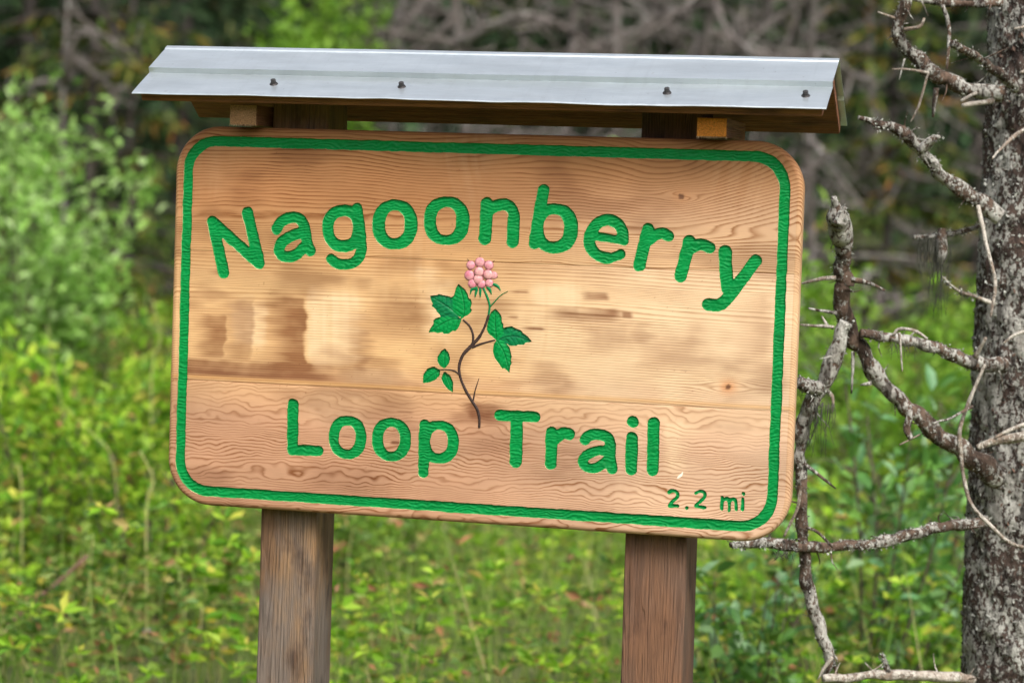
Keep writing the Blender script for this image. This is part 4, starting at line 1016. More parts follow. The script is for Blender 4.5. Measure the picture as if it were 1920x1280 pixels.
    for pts, r, m in (([(430, 112), (490, 100), (506, 68)], [10, 8, 5], pale), ([(520, 275), (460, 262), (385, 260)], [7, 6, 3], pale), ([(522, 270), (490, 380), (455, 458)], [6, 5, 2], pale), ([(405, 72), (330, 45)], [6, 3], pale),
                      ([(575, 20), (600, 120), (590, 260)], [9, 9, 5], brm), ([(552, 330), (545, 390), (538, 440)], [11, 9, 5], brm), ([(432, 220), (412, 300)], [4, 2], brm)):
        branch(z6, K6, pts, r, m, S - .03, S - .03, 'twig', parent=root)
    branch(z6, K6, [(850, 330), (770, 262), (705, 218), (612, 162)], [25, 20, 19, 15], y0=YT - .13, y1=YT - .34, lichen=0.4)
    b4 = branch(z6, K6, [(790, 815), (690, 745), (600, 682), (540, 622), (490, 560), (430, 500), (380, 475), (258, 440)], [34, 31, 28, 25, 26, 27, 20, 9], y0=YT - .12, y1=YT - .30, lichen=0.5)
    branch(z6, K6, [(490, 565), (535, 525), (565, 512)], [22, 19, 7], y0=YT - .27, y1=YT - .29, name='stub', lichen=0.5)
    branch(z6, K6, [(760, 378), (650, 396)], [13, 8], pale, YT - .14, YT - .2, 'twig')
    branch(z6, K6, [(700, 350), (645, 378)], [9, 6], pale, YT - .14, YT - .2, 'twig')
    branch(z6, K6, [(900, 470), (820, 530), (760, 596)], [8, 7, 4], pale, YT - .16, YT - .3, 'twig')
    branch(z6, K6, [(900, 98), (845, 108)], [7, 4], pale, YT - .16, YT - .24, 'twig')
    branch(z6, K6, [(900, 255), (868, 272)], [8, 5], pale, YT - .16, YT - .22, 'twig')
    b7 = branch(z6, K6, [(740, 842), (640, 868), (560, 885), (462, 890)], [11, 10, 10, 8], y0=YT - .08, y1=YT - .1, lichen=0.8)
    branch(z6, K6, [(708, 770), (735, 900), (770, 1060), (755, 1188)], [9, 9, 8, 5], pale, YT - .16, YT - .22, 'twig')
    branch(z6, K6, [(770, 1142), (700, 1115), (630, 1090), (575, 1035)], [10, 9, 6, 3], pale, YT - .12, YT - .18, 'twig', 0.6)
    # the crooked limb that rises beside the board
    up = branch(z7, K7, [(850, 650), (800, 618), (720, 560), (640, 500), (560, 430), (480, 350), (420, 260), (372, 170), (362, 90), (366, 0), (362, -60), (352, -110), (340, -140), (340, -170), (333, -212)], [38, 36, 31, 29, 28, 26, 25, 27, 26, 26, 27, 38, 42, 24, 9], y0=YT - .12, y1=YT - .42, lichen=0.35)
    branch(z7, K7, [(352, -130), (362, -170), (368, -185)], [22, 11, 7], y0=YT - .42, y1=YT - .42, name='stub', lichen=1.0)
    dn = branch(z7, K7, [(372, 170), (340, 255), (312, 350), (272, 402), (240, 480), (230, 560), (236, 700), (236, 800), (244, 900), (256, 1000), (290, 1110), (322, 1200), (300, 1258)], [24, 26, 29, 27, 25, 20, 18, 19, 20, 21, 20, 19, 7], y0=YT - .36, y1=YT - .30, lichen=0.55)
    branch(z7, K7, [(296, 372), (250, 366), (228, 350)], [22, 24, 17], y0=YT - .37, y1=YT - .40, name='stub', lichen=1.0)
    branch(z7, K7, [(320, 1195), (336, 1225), (344, 1250)], [14, 8, 3], y0=YT - .30, y1=YT - .30, name='stub')
    branch(z7, K7, [(860, 305), (790, 300), (720, 280), (640, 246), (520, 220), (415, 204)], [24, 23, 20, 20, 17, 13], y0=YT - .1, y1=YT - .28, lichen=0.55)
    branch(z7, K7, [(800, 780), (750, 787), (650, 802), (560, 828), (450, 850), (330, 860), (230, 862), (120, 850), (15, 855)], [20, 19, 18, 19, 18, 17, 18, 17, 9], y0=YT - .1, y1=YT - .42, lichen=0.9)
    branch(z7, K7, [(760, 1272), (720, 1266), (600, 1255), (450, 1256), (300, 1266)], [20, 18, 17, 16, 14], pale, YT - .1, YT - .34)
    branch(z7, K7, [(500, 1250), (492, 1215), (480, 1190)], [12, 8, 3], brm, YT - .26, YT - .26, 'twig', 1.0)
    for pts, r, m in (([(800, 300), (760, 390), (722, 500), (727, 600), (752, 720), (812, 792), (880, 850), (960, 868)], [6, 7, 8, 7, 7, 7, 6, 4], pale),
                      ([(340, 35), (300, 36), (235, 52)], [9, 7, 4], pale), ([(388, 40), (440, 50), (492, 74)], [9, 7, 3], brm), ([(345, 143), (255, 128)], [7, 3], brm), ([(335, 186), (300, 185), (230, 178)], [7, 6, 3], pale), ([(318, 188), (296, 152)], [6, 3], pale),
                      ([(245, 608), (300, 650), (340, 682)], [7, 5, 3], brm), ([(236, 648), (222, 740), (180, 830)], [6, 6, 3], pale), ([(312, 378), (330, 402), (330, 446)], [6, 6, 3], pale), ([(250, 800), (290, 820), (330, 862)], [6, 5, 4], brm),
                      ([(760, 430), (700, 462), (640, 482)], [6, 4, 3], brm), ([(920, 522), (860, 530), (775, 556)], [17, 15, 9], pale), ([(768, 278), (802, 218)], [9, 5], pale), ([(515, 215), (516, 194), (580, 196), (622, 222)], [5, 6, 6, 5], pale), ([(534, 202), (545, 322)], [5, 2], pale), ([(392, 260), (388, 390)], [6, 3], brm), ([(570, 440), (562, 500), (572, 530)], [6, 12, 7], brm), ([(535, 548), (600, 515)], [3, 3], pale), ([(450, 358), (415, 364)], [8, 3], brm),
                      ([(960, 470), (880, 500), (830, 525)], [8, 7, 5], pale), ([(960, 190), (900, 205), (855, 236)], [6, 6, 3], pale), ([(330, 1200), (300, 1240), (286, 1268)], [7, 5, 2], pale)):
        branch(z7, K7, pts, r, m, YT - .34 if pts[0][0] < 700 else YT - .2, YT - .34 if pts[-1][0] < 700 else YT - .22, 'twig')
    # dark dangling beard lichen
    m_beard = mat_plain('beard_lichen', (0.055, 0.055, 0.04), 0.9)
    def beard(zf, x0, x1, y, l0, l1, cnt, yy):
        parts = []
        for q in range(cnt):
            x = rng.uniform(x0, x1); l = rng.uniform(l0, l1)
            a = at(*zf((x, y + rng.uniform(-6, 6))), yy + rng.normal(0, .012)) - o
            P = [a, a + (rng.normal(0, .004), rng.normal(0, .004), -l * .5), a + (rng.normal(0, .008), rng.normal(0, .008), -l)]
            parts.append(tri_tube(P, [0.0007, 0.0006, 0.0003], 4, 0.012))
        V, F = cat(parts)
        tag(link('beard_lichen', mesh('beard_lichen', V, F, True, [m_beard]), None, root), kind='stuff')
    beard(z6, 485, 540, 893, .02, .085, 26, YT - .1); beard(z6, 535, 590, 900, .03, .165, 40, YT - .1); beard(z7, 255, 345, 420, .03, .11, 40, YT - .36); beard(z7, 500, 620, 235, .01, .035, 20, YT - .26); beard(z7, 150, 215, 880, .008, .02, 24, YT - .4); beard(z6, 470, 620, 930, .02, .05, 14, YT - .1)
    a = at(*z6((570, 905)), YT - .1) - o
    V, F = tube_arrays([a + (0, 0, .028), a, a + (0.002, 0, -.03), a + (0, 0, -.05)], [0.008, 0.014, 0.013, 0.003], 10, 0.004, 0.5, 3)
    link('lichen_clump', mesh('lichen_clump', V, F, True, [brm]), None, root)
    # leafy crust lichen sitting on the limbs
    m_lich = mat_leaf('crust_lichen', [(0.0, (0.05, 0.045, 0.04)), (0.4, (0.17, 0.16, 0.14)), (0.75, (0.36, 0.37, 0.32)), (1.0, (0.55, 0.56, 0.50))], 0.1, 0.9, 0.1)
    for b, P, R, am in lich:
        L = np.linalg.norm(np.diff(P, axis=0), axis=1).sum()
        cnt = int(L * 2200 * am)
        Q = catmull(np.hstack([P, R[:, None]]), 200)
        w = np.maximum(0, fbm(np.arange(200) * 0.11, np.arange(200) * 0 + len(P), 21, 3) + 0.25); w /= w.sum() + 1e-9
        q = rng.choice(200, cnt, p=w)
        dirs = unit(rng.normal(size=(cnt, 3)))
        pos = Q[q, :3] + dirs * (Q[q, 3] * 0.96)[:, None] + rng.normal(0, .002, (cnt, 3))
        V, F = leaves(pos, dirs + 0.7 * rng.normal(size=(cnt, 3)), rng.uniform(.002, .008, cnt), rng.uniform(.002, .006, cnt), 0.3)
        tag(link('crust_lichen', mesh('crust_lichen', V, F, False, [m_lich]), None, b), kind='stuff')
    return root
build_pine()

# ================================================================== MEADOW (nobody could count it)
def meadow():
    fw, fb, fm, gr, st = [], [], [], [], []
    # herbs: upright stems set with leaves, thick near the front and to the left
    def herb(d, s, h, nl, ll, lw, out, spread=0.10):
        # whorls of leaflets spaced up a leaning stem
        x, y = gpos(d, s); z = float(hgt(x, y))
        nn = max(2, nl // 6); k = 6
        t = np.repeat(rng.uniform(0.25, 1.0, nn), k)
        lean = rng.normal(0, 0.14, 2); ox = np.repeat(rng.normal(0, spread, (nn, 2)), k, 0)
        ang = np.tile(np.arange(k) * 2 * math.pi / k, nn) + np.repeat(rng.uniform(0, 6, nn), k) + rng.normal(0, .15, nn * k)
        P = np.stack([x + lean[0] * t * h + ox[:, 0], y + lean[1] * t * h + ox[:, 1], z + t * h], -1)
        D = np.stack([np.cos(ang), np.sin(ang), np.repeat(rng.uniform(-0.2, 0.8, nn), k) + rng.normal(0, .25, nn * k)], -1)
        n_ = nn * k; sz = np.repeat(rng.uniform(.6, 1.3, nn), k)
        out.append((P, D, ll * sz * rng.uniform(.85, 1.1, n_), lw * sz))
    dens = lambda d: 44 if d < 13 else (22 if d < 20 else 7)
    for d0 in np.arange(6.4, 32.0, 1.0):
        w = (0.255 if d0 < 13 else 0.38) * (d0 + .5) + 1.6
        cnt = int(2 * w * dens(d0))
        for q in range(cnt):
            d = d0 + rng.random(); s = rng.uniform(-w, w)
            u = 960 + s / d * FPX
            pat = float(fbm(s * .8 + 30, d * .5, 501, 3))
            if abs(d - 4.6) < .7 and -1.4 < s < 1.0: continue
            if u < 700:
                if pat > -0.12: herb(d, s, rng.uniform(.35, .8) * (1 + .5 * max(pat, 0)), rng.integers(36, 66), rng.uniform(.032, .07) if d < 13 else .085, rng.uniform(.014, .032) if d < 13 else .045, fb if rng.random() < .8 else fm)
                else: herb(d, s, rng.uniform(.3, .6), rng.integers(24, 42), .05, .02, fm)
            elif u < 1250:
                k = rng.random()
                herb(d, s, rng.uniform(.2, .6), rng.integers(24, 48), rng.uniform(.03, .06) if d < 13 else .08, rng.uniform(.012, .026) if d < 13 else .04, fb if k < .55 else fm)
            else:
                herb(d, s, rng.uniform(.2, .6), rng.integers(24, 48), rng.uniform(.03, .065) if d < 13 else .085, .026 if d < 13 else .045, fb if rng.random() < .65 else fm)
            for g_ in range(3 if d < 15 else 1):
                x, y = gpos(d + rng.normal(0, .2), s + rng.normal(0, .2)); 
                gr.append((x, y, float(hgt(x, y)), rng.uniform(.25, .75)))
    def emit(lst, mat, name, label, cat_):
        P, D, L, W = (np.concatenate([l[i] for l in lst]) for i in range(4))
        V, F = leaves(P, D, L, W, 0.3, 0, 1.4)
        tag(link(name, mesh(name, V, F, False, [mat])), label, cat_, kind='stuff')
    emit(fb, G_BRIGHT, 'meadow_herbs', 'bright green leafy herbs covering the meadow behind the sign', 'herbs')
    emit(fm, G_MID, 'undergrowth', 'duller green undergrowth mixed through the meadow', 'undergrowth')
    g = np.array(gr); n = len(g)
    ang = rng.uniform(0, 2 * math.pi, n)
    D = np.stack([np.cos(ang) * .35, np.sin(ang) * .35, np.ones(n)], -1)
    V, F = leaves(g[:, :3], D, g[:, 3], rng.uniform(.003, .008, n), rng.uniform(0, .0001), 2)
    tag(link('grass', mesh('grass', V, F, False, [G_GRASS])), 'tall thin grass standing among the meadow herbs', 'grass', kind='stuff')
meadow()

# ================================================================== SHRUBS
def shrub(name, label, d, u, width, height, nstem, nleaf, ll, lw, mat, cat_='shrub', group=None, leaf_objects=0, clump=0.14, stem_r=0.008, lift=0.12, stem_mat=None, twigs=5, zbase=None, shape=1, spread=1.0):
    s = px_s(u, d); x, y = gpos(d, s); z = float(hgt(x, y)) if zbase is None else zbase
    root = empty(name, (float(x), float(y), z))
    tag(root, label, cat_, group)
    tips = []
    for k in range(nstem):
        a = 2 * math.pi * (k + rng.random() * .7) / nstem; r = width * .5 * math.sqrt(rng.uniform(.08, 1)) * spread
        h = height * rng.uniform(.7, 1.0)
        top = np.array([r * math.cos(a), r * math.sin(a), h])
        b0 = np.array([.12 * r * math.cos(a) + rng.normal(0, .03), .12 * r * math.sin(a) + rng.normal(0, .03), -.05])
        mid = b0 * .5 + top * .5 + np.array([rng.normal(0, .05) * width, rng.normal(0, .05) * width, h * .06])
        path = catmull(np.array([b0, mid, top]), 14)
        parts = [tri_tube(path, np.linspace(stem_r, stem_r * .3, 14), 6, 0.08)]
        for q in range(twigs):
            i = rng.integers(3, 13); dr = unit(np.array([rng.normal(), rng.normal(), rng.uniform(.1, .9)])); l = rng.uniform(.12, .38) * width * .6
            e = path[i] + dr * l
            parts.append(tri_tube([path[i], path[i] + dr * l * .5 + np.array([0, 0, .02]), e], [stem_r * .45, stem_r * .3, stem_r * .15], 4, 0.1))
            tips += [path[i] * (1 - t) + e * t for t in np.linspace(.25, 1, 6)]
        tips += [p for p in path[4:]]
        V, F = cat(parts)
        link('stem', mesh('stem', V, F, True, [stem_mat or M_TWIG]), None, root)
    tips = np.array([t for t in tips if t[2] > lift * height])
    q = rng.integers(0, len(tips), nleaf)
    P = tips[q] + rng.normal(0, clump, (nleaf, 3)) * np.array([width, width, height]) * .35
    P[:, 2] = np.maximum(P[:, 2], .04)
    D = unit(rng.normal(size=(nleaf, 3)) * np.array([1, 1, .7]) + np.array([0, 0, .35]) + .6 * unit(P * np.array([1, 1, .2])))
    L = ll * rng.uniform(.6, 1.2, nleaf); W = lw * rng.uniform(.75, 1.2, nleaf)
    if leaf_objects:
        nl = leaf_objects
        V, F = leaves(np.zeros((1, 3)), np.array([[1.0, 0, 0]]), 1.0, lw / ll, 0.12, 1)
        lm = [mesh('leaf', V, F, True, [m]) for m in LEAFSET]
        for i in range(nl):
            ob = bpy.data.objects.new('leaf', lm[rng.integers(0, len(lm))])
            ob.parent = root; ob.location = P[i]
            qd = Vector(D[i]).to_track_quat('X', 'Z').to_euler(); qd.rotate_axis('X', float(rng.normal(0, .5)))
            ob.rotation_euler = qd; ob.scale = (float(L[i]),) * 3
            col.objects.link(ob)
        P, D, L, W = P[nl:], D[nl:], L[nl:], W[nl:]
    if len(P):
        V, F = leaves(P, D, L, W, 0.15, shape)
        tag(link('foliage', mesh('foliage', V, F, False, [mat]), None, root), kind='stuff')
    return root
def flat_leaf(name, c, t=0.35):
    return mat_leaf(name, [(0.0, c), (1.0, tuple(x * 1.15 for x in c))], t, 0.4, 0.5)
LEAFSET = [flat_leaf('willow_leaf_a', (0.08, 0.21, 0.04)), flat_leaf('willow_leaf_b', (0.14, 0.31, 0.055)), flat_leaf('willow_leaf_c', (0.20, 0.39, 0.07)), flat_leaf('willow_leaf_d', (0.13, 0.29, 0.12)), flat_leaf('willow_leaf_e', (0.25, 0.41, 0.20))]
# near willows between the sign and the pine
shrub('willow_shrub', 'leafy green willow shrub with dark thin stems behind the bare limbs of the lichened pine', 7.4, 1640, 1.0, 1.25, 9, 560, .074, .034, G_WILLOW, leaf_objects=280, stem_r=.007)
shrub('willow_shrub', 'low willow shrub sprouting close beside the sign\'s right-hand post', 6.6, 1420, .66, .66, 8, 340, .068, .032, G_WILLOW, leaf_objects=260, stem_r=.005)
shrub('willow_shrub', 'slender willow shrub growing at the foot of the lichened pine', 7.8, 1790, .7, 1.0, 7, 380, .072, .033, G_WILLOW, leaf_objects=200, stem_r=.007)
shrub('green_shrub', 'broad soft green shrub in the meadow behind the slender willow', 11.5, 1690, 2.2, 1.45, 12, 2600, .075, .036, G_ALDER, stem_r=.008)
shrub('green_shrub', 'rounded yellow-green shrub half hidden by the sign board\'s right end', 12.5, 1500, 1.6, 1.15, 10, 1600, .075, .036, G_ALDER, stem_r=.008)
# the pale willow on the left and the fresh green bush seen over the roof
shrub('pale_willow', 'tall pale silvery-green willow bush left of the sign', 12.6, 55, 1.15, 2.02, 16, 3600, .075, .034, G_PALE, clump=.16, stem_r=.012, lift=.25)
shrub('pale_willow', 'smaller pale willow bush leaning out beside the tall one', 13.2, 130, .6, 1.45, 8, 900, .07, .03, G_PALE, clump=.13, stem_r=.01, lift=.25)
shrub('alder_bush', 'fresh green bush rising above the metal roof in front of dead wood', 17.5, 590, 1.1, 3.4, 9, 1700, .095, .05, G_ALDER, clump=.15, stem_r=.016, lift=.55)
shrub('green_shrub', 'green shrub seen through the gap between roof and board', 16, 860, 2.6, 1.95, 12, 2600, .085, .045, G_ALDER, lift=.2)
shrub('green_shrub', 'bright leafy bush in the meadow beneath the pale willows', 10.5, 200, 1.3, .95, 10, 2200, .08, .035, G_BRIGHT, lift=.1)
shrub('leafy_bush', 'knee-high lime green bush beside the dry stalks at the meadow edge', 8.8, 70, 1.0, .86, 10, 1500, .06, .026, G_BRIGHT, lift=.1)
shrub('leafy_bush', 'lime green leafy clump growing against the board\'s lower left corner', 8.6, 290, .8, .78, 9, 1200, .055, .024, G_BRIGHT, lift=.1)
shrub('leafy_bush', 'tufted green clump seen between the posts near the greyed one', 9.4, 720, .9, .62, 9, 1000, .055, .022, G_ALDER, lift=.1)
shrub('green_shrub', 'small dark green bush close to the board\'s left edge', 12.5, 285, .8, 1.15, 8, 1100, .06, .02, G_MID, lift=.1)

# ---- small plants that stand out of the meadow
def small_plant(name, label, d, u, h, nl, ll, lw, mat, cat_, group=None, stem_mat=None, flower=None, top_only=0.0):
    s = px_s(u, d); x, y = gpos(d, s); z = float(hgt(x, y))
    root = empty(name, (float(x), float(y), z)); tag(root, label, cat_, group)
    ln = rng.normal(0, .12, 2) * h
    path = catmull(np.array([(0, 0, -.03), (ln[0] * .4, ln[1] * .4, h * .55), (ln[0], ln[1], h)]), 10)
    V, F = tri_tube(path, np.linspace(.004, .002, 10), 5, .05)
    link('stem', mesh('stem', V, F, True, [stem_mat or M_STALK]), None, root)
    if nl:
        t = rng.uniform(top_only, 1, nl); a = rng.uniform(0, 2 * math.pi, nl)
        P = np.stack([np.interp(t, np.linspace(0, 1, 10), path[:, i]) for i in range(3)], -1)
        V, F = leaves(P, np.stack([np.cos(a), np.sin(a), rng.uniform(-.1, .5, nl)], -1), ll * rng.uniform(.7, 1.2, nl), lw, .15, 1)
        for i in range(nl):
            k = 7; link('leaf', mesh('leaf', V[i * k:(i + 1) * k], F[:6], True, [mat]), None, root)
    if flower:
        n = 12; a = np.linspace(0, 2 * math.pi, n, endpoint=False)
        V, F = leaves(np.repeat(path[-1:], n, 0), np.stack([np.cos(a), np.sin(a), np.full(n, .25)], -1), .022, .008, .05, 0)
        link('flower', mesh('flower', V, F, False, [flower]), None, root)
def zpx(u, v, d):                                         # height that shows at row v for a plant d metres ahead
    p = CAM_C + (CAM_R.T @ np.array([(u - 960) / FPX, (v - 640) / FPX, 1.0])) * d
    x, y = gpos(d, px_s(u, d)); return max(0.08, float(p[2] - hgt(x, y)))
for u, v, d in ((385, 1140, 7.6), (410, 1150, 7.7), (355, 1165, 7.5), (470, 1145, 8.4), (130, 1085, 8.2), (180, 1080, 8.0), (30, 1100, 8.0), (165, 1110, 7.8), (640, 1205, 8.0), (690, 1210, 8.1), (430, 1185, 7.4), (20, 1080, 8.4), (770, 1275, 7.6)):
    small_plant('yellow_plant', 'low plant with yellowed leaves near the long fallen branch' if u < 250 else 'low yellow-leaved plant just left of the greyed sign post' if u < 500 else 'low yellow-leaved plant between the two sign posts', d, u, zpx(u, v, d), 7, .055, .026, G_YELLOW, 'plant', 'yellow-leaved plants in the meadow', top_only=.6)
M_REDSTEM = mat_plain('red_stem', (0.22, 0.08, 0.05), .8)
M_FLOW = mat_plain('lilac_petal', (0.42, 0.36, 0.62), .7)
for u, v, d in ((725, 1078, 9.5), (845, 1046, 10), (1070, 1105, 9.2), (392, 1186, 8.0), (290, 1225, 8.2)):
    small_plant('aster', 'thin plant with one pale lilac flower beside the greyed sign post' if u < 500 else 'thin plant with one pale lilac flower between the sign posts', d, u, zpx(u, v, d), 4, .05, .012, G_MID, 'flower', 'lilac asters in the meadow', flower=M_FLOW)
for u, v, d in ((690, 1150, 9.0), (715, 1170, 8.6), (830, 1085, 10), (895, 1120, 9.4), (905, 1165, 9.0), (965, 1150, 9.2), (1110, 1060, 11), (1115, 1020, 12.5), (455, 1010, 9.6), (250, 1075, 9.2), (270, 1095, 8.8), (60, 930, 10.5), (40, 960, 10), (1035, 1140, 9.5), (300, 1030, 9.8), (860, 1190, 8.4), (740, 1205, 8.4)):
    small_plant('red_herb', 'russet-leaved herb with reddened stem in the meadow below the pale willow' if u < 330 else 'russet herb with reddened stem beside the greyed sign post' if u < 600 else 'russet-leaved herb with reddened stem seen between the sign posts', d, u, zpx(u, v, d), 11, .05, .016, G_RED, 'plant', 'reddened herbs in the meadow', M_REDSTEM)
def stalk(name, label, d, pts, r, mat, group, cat_='stalk'):
    P = np.array([CAM_C + (CAM_R.T @ np.array([(u - 960) / FPX, (v - 640) / FPX, 1.0])) * d for u, v in pts])
    o = P[0].copy()
    V, F = tri_tube(P - o, np.linspace(r, r * .6, len(P)), 6, .04)
    ob = link(name, mesh(name, V, F, True, [mat]), None, None, tuple(o)); tag(ob, label, cat_, group)
for pts, d in (([(100, 1290), (160, 1130), (175, 1000)], 7.4), ([(325, 1240), (280, 1195), (240, 1190)], 7.3), ([(275, 950), (288, 900), (262, 845)], 7.6), ([(215, 880), (175, 815), (125, 765)], 8.4), ([(40, 900), (25, 870)], 8.2), ([(100, 1280), (180, 1200), (250, 1090)], 7.2), ([(652, 1060), (660, 1010), (665, 960)], 8.4), ([(740, 1090), (765, 1040), (800, 1000)], 8.8), ([(120, 800), (100, 690), (90, 610)], 9.5), ([(285, 690), (300, 640), (285, 560)], 9.5), ([(215, 1210), (240, 1170), (245, 1160)], 7.6), ([(60, 1290), (20, 1200), (10, 1180)], 7.0)):
    stalk('dry_stalk', 'dry straw-coloured grass stalk rising near the long fallen branch' if pts[0][0] < 130 else 'dry straw-coloured grass stalk arching over herbs beside the board\'s left end' if pts[0][0] < 500 else 'dry straw-coloured grass stalk standing between the two sign posts', d, [(pts[0][0], pts[0][1] + 260)] + pts, rng.uniform(.0018, .0032), M_STALK, 'dry grass stalks in the meadow')
stalk('fallen_branch', 'long reddish-brown bare branch leaning through the meadow herbs', 7.4, [(-60, 1270), (10, 1180), (60, 1130), (110, 1090), (165, 1040)], .010, mat_plain('branch_brown', (0.16, 0.085, 0.06), .85), None, 'branch')

# ================================================================== THE WOOD BEHIND
def conifer(name, label, d, u, h, width, mat, tier=26, group=None, bare=0.0, trunk_r=.09):
    s = px_s(u, d); x, y = gpos(d, s); z = float(hgt(x, y))
    root = empty(name, (float(x), float(y), z), rng.uniform(0, 6.28)); tag(root, label, 'tree', group)
    P = np.array([(0, 0, -.1), (rng.normal(0, .05), rng.normal(0, .05), h * .5), (0, 0, h)])
    V, F = tri_tube(P, [trunk_r, trunk_r * .65, .012], 8, .25)
    link('trunk', mesh('trunk', V, F, True, [M_DARKW]), None, root)
    bp, lp = [], []
    for k in range(tier):
        f = (k + rng.random()) / tier; zc = h * (.05 + .93 * f); R = width * .5 * (1 - f) ** .8 + .12
        for q in range(rng.integers(5, 8)):
            a = rng.uniform(0, 6.28); r = R * rng.uniform(.65, 1.1); dr = np.array([math.cos(a), math.sin(a), 0])
            path = np.array([(0, 0, zc), dr * r * .55 + (0, 0, zc - .06 * r), dr * r + (0, 0, zc - .22 * r)])
            path = catmull(path, 10)
            bp.append(tri_tube(path, np.linspace(.018, .005, 10), 4, .3))
            if rng.random() < bare: continue
            n = int(34 * r) + 8
            t = rng.uniform(.12, 1, n)
            PP = np.stack([np.interp(t, np.linspace(0, 1, 10), path[:, i]) for i in range(3)], -1)
            DD = dr * .6 + np.stack([rng.normal(0, .6, n), rng.normal(0, .6, n), rng.uniform(-.9, .05, n)], -1)
            lp.append((PP, DD, rng.uniform(.10, .24, n), rng.uniform(.025, .05, n)))
    V, F = cat(bp); tag(link('boughs', mesh('boughs', V, F, True, [M_DARKW]), None, root), kind='stuff')
    PP, DD, LL, WW = (np.concatenate([l[i] for l in lp]) for i in range(4))
    V, F = leaves(PP, DD, LL, WW, .3, 0)
    tag(link('crown', mesh('crown', V, F, False, [mat]), None, root), kind='stuff')
    return root
conifer('spruce_tree', 'dark green spruce with drooping boughs behind the roof\'s left end', 22, 330, 7, 3.4, G_SPRUCE, 30)
conifer('spruce_tree', 'dark spruce standing behind the tall pale willow bush', 20, 20, 6.5, 3.2, G_SPRUCE, 28)
conifer('spruce_tree', 'deep green spruce half hidden behind the rusty young spruce', 26, 190, 8, 4.0, G_SPRUCE, 30)
conifer('young_spruce', 'thin young spruce with yellowing rusty needles and a bare grey trunk', 17.5, 150, 5.5, 2.2, G_RUST, 20, bare=.35, trunk_r=.05)
conifer('young_spruce', 'small rust-tinged spruce close to the roof\'s left corner', 19, 235, 4.2, 1.5, G_RUST, 14, bare=.3, trunk_r=.04)
conifer('young_spruce', 'straggly green and rust spruce beyond the lichened pine\'s upper limbs', 19, 1650, 5.0, 1.9, G_RUST, 20, bare=.2, trunk_r=.05)
conifer('spruce_tree', 'sombre spruce standing behind the lichened pine trunk', 24, 1830, 7, 3.2, G_SPRUCE, 26)
conifer('spruce_tree', 'dark spruce deep in the wood behind the fresh green bush', 30, 560, 8, 4.2, G_SPRUCE, 26)
conifer('spruce_tree', 'dark spruce deep in the wood behind the tangled dead trees', 33, 1080, 8, 4.6, G_SPRUCE, 26)
conifer('spruce_tree', 'dark spruce deep in the wood right of the tangled dead trees', 32, 1420, 8, 4.6, G_SPRUCE, 26)
conifer('spruce_tree', 'broad dark spruce standing clear of the lichened pine on its far side', 21, 2280, 7, 3.4, G_SPRUCE, 26)
conifer('spruce_tree', 'tall spruce beyond the pale willow on the side away from the sign', 23, -330, 7.5, 3.6, G_SPRUCE, 26)
conifer('spruce_tree', 'second spruce beyond the lichened pine, farther into the wood', 27, 2650, 8, 4.0, G_SPRUCE, 26)
def dead_tree(label, d, u, h, nb, lean=0.0, r=.07, low=0.15, reach=1.6, group='grey dead trees tangled above the roof', mat=None):
    s = px_s(u, d); x, y = gpos(d, s); z = float(hgt(x, y))
    root = empty('dead_tree', (float(x), float(y), z)); tag(root, label, 'tree', group)
    top = np.array([RGT[0] * lean, RGT[1] * lean, h])
    path = catmull(np.array([(0, 0, -.1), top * .45 + rng.normal(0, .12, 3), top]), 24)
    V, F = tri_tube(path, np.linspace(r * .75, r * .2, 24), 8, .15)
    link('trunk', mesh('trunk', V, F, True, [mat or M_GREYW]), None, root)
    for k in range(nb):
        i = rng.integers(int(24 * low), 23); a = rng.uniform(0, 6.28); l = reach * rng.uniform(.35, 1) * (1 - .4 * i / 24)
        dr = np.array([math.cos(a), math.sin(a), rng.uniform(-.55, .5)])
        e = path[i] + dr * l + np.array([0, 0, rng.uniform(-.5, .15)])
        m_ = (path[i] + e) / 2 + rng.normal(0, .14, 3)
        bpath = catmull(np.array([path[i], m_, e]), 12)
        rb = .072 * rng.uniform(.25, .62)
        parts = [tri_tube(bpath, np.linspace(rb, rb * .3, 12), 6, .12)]
        for q in range(rng.integers(5, 10)):
            j = rng.integers(3, 12); dd = unit(rng.normal(size=3) + dr * .5 + np.array([0, 0, -.25])) * rng.uniform(.15, .5) * reach * .6
            parts.append(tri_tube([bpath[j], bpath[j] + dd * .5 + rng.normal(0, .04, 3), bpath[j] + dd], [rb * .45, rb * .3, rb * .12], 4, .15))
        V, F = cat(parts)
        link('branch', mesh('branch', V, F, True, [mat or M_GREYW]), None, root)
    return root
for lab, d, u, h, nb, ln, r, rc in (
    ('grey dead tree with many crooked bare branches right of the fresh green bush', 19, 720, 5.0, 30, .2, .075, 1.5),
    ('dark forked dead tree with thick sweeping limbs behind the middle of the roof', 18, 905, 4.6, 30, -.5, .09, 1.6),
    ('pale dead tree with dense upright tangle behind the middle of the roof', 20, 1010, 5.4, 34, .3, .07, 1.5),
    ('silvery dead trunk with yellow lichen behind the roof\'s right half', 18.5, 1165, 5.0, 30, -.2, .085, 1.5),
    ('bleached dead tree with a long drooping limb behind the roof\'s right half', 17.5, 1300, 4.8, 34, .4, .075, 1.7),
    ('thin grey dead tree near the roof\'s right end', 19, 1450, 5.0, 26, .1, .06, 1.4),
    ('grey dead sapling between the roof\'s right end and the pine', 16, 1560, 4.0, 18, -.2, .045, 1.2),
    ('leaning brown dead tree behind the bare pine limbs', 20, 1720, 5.2, 24, -.6, .06, 1.4)):
    dead_tree(lab, d, u, h, nb, ln, r, .1, rc, 'grey dead trees in the wood')
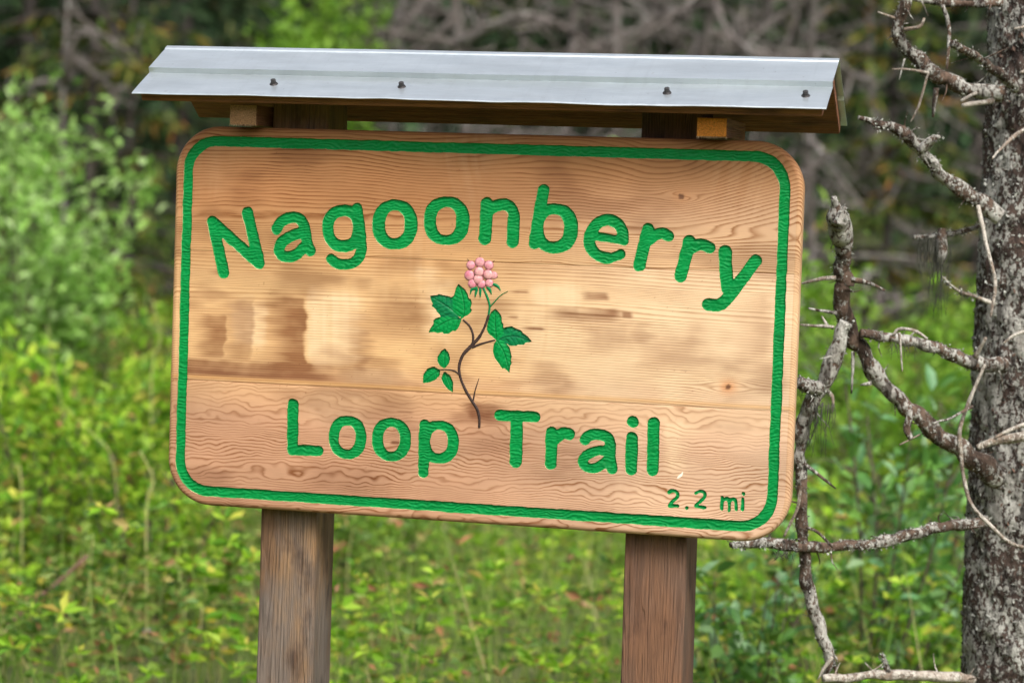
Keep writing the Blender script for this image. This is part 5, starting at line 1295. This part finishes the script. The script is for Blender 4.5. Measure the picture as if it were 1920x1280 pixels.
dead_tree('bare thin pole of a dead tree rising out of the pale willow bush', 17, 150, 5.0, 9, 0.0, .032, .4, .9, None, M_GREYW)
dead_tree('dead branchy snag leaning low beside the board\'s left edge', 16, 265, 1.5, 6, .5, .024, .2, .7, None, M_DARKW)
# farther trees closing the view
def far_wood():
    lp = []
    for q in range(560):
        d = rng.uniform(34, 60); w = .62 * d + 6; s = rng.uniform(-w, w); x, y = gpos(d, s); z = float(hgt(x, y)); h = rng.uniform(5, 10)
        n = 420
        t = rng.random(n) ** .8; a = rng.uniform(0, 6.28, n); r = (1 - t) * h * .24 * np.sqrt(rng.random(n)) + .1
        P = np.stack([x + r * np.cos(a), y + r * np.sin(a), z + t * h], -1)
        D = np.stack([np.cos(a), np.sin(a), rng.uniform(-.9, .1, n)], -1)
        lp.append((P, D, rng.uniform(.25, .6, n), rng.uniform(.1, .22, n)))
    P, D, L, W = (np.concatenate([l[i] for l in lp]) for i in range(4))
    V, F = leaves(P, D, L, W, .3, 0)
    tag(link('far_wood', mesh('far_wood', V, F, False, [G_SPRUCE])), 'dark spruce wood closing the view on the hillside', 'wood', kind='stuff')
far_wood()
# fine dead twiggery filling the understorey
def brush():
    parts = []
    for q in range(420):
        d = rng.uniform(17, 26); u = rng.uniform(620, 1560) if q % 5 else rng.uniform(1500, 1950); x, y = gpos(d, px_s(u, d)); z = float(hgt(x, y)) + rng.uniform(0.2, 3.6)
        p = np.array([x, y, z]); dr = unit(rng.normal(size=3) * np.array([1, 1, .7])) * rng.uniform(.3, 1.0)
        parts.append(tri_tube([p, p + dr * .5 + rng.normal(0, .1, 3), p + dr + rng.normal(0, .1, 3)], [.012, .009, .004], 4, .2))
    V, F = cat(parts)
    tag(link('dead_brush', mesh('dead_brush', V, F, True, [M_GREYW])), 'fine grey dead brushwood filling the understorey between trees', 'brush', kind='stuff')
brush()
# unseen spruces added behind the camera to darken the horizon and roof reflections
def wood_behind():
    lp = []
    for q in range(90):
        a = rng.uniform(-2.15, 2.15); d = rng.uniform(20, 34)
        x = CAM_C[0] + d * math.sin(a); y = CAM_C[1] - d * math.cos(a); h = rng.uniform(6, 11); n = 420
        t = rng.random(n) ** .8; b = rng.uniform(0, 6.28, n); r = (1 - t) * h * .22 * np.sqrt(rng.random(n)) + .1
        P = np.stack([x + r * np.cos(b), y + r * np.sin(b), t * h], -1)
        lp.append((P, np.stack([np.cos(b), np.sin(b), rng.uniform(-.9, .1, n)], -1), rng.uniform(.4, .9, n), rng.uniform(.2, .4, n)))
    P, D, L, W = (np.concatenate([l[i] for l in lp]) for i in range(4))
    V, F = leaves(P, D, L, W, .3, 0)
    tag(link('unseen_wood_behind', mesh('unseen_wood_behind', V, F, False, [G_SPRUCE])), 'unseen spruce wood added behind the camera to darken the horizon', 'wood', kind='stuff')
wood_behind()
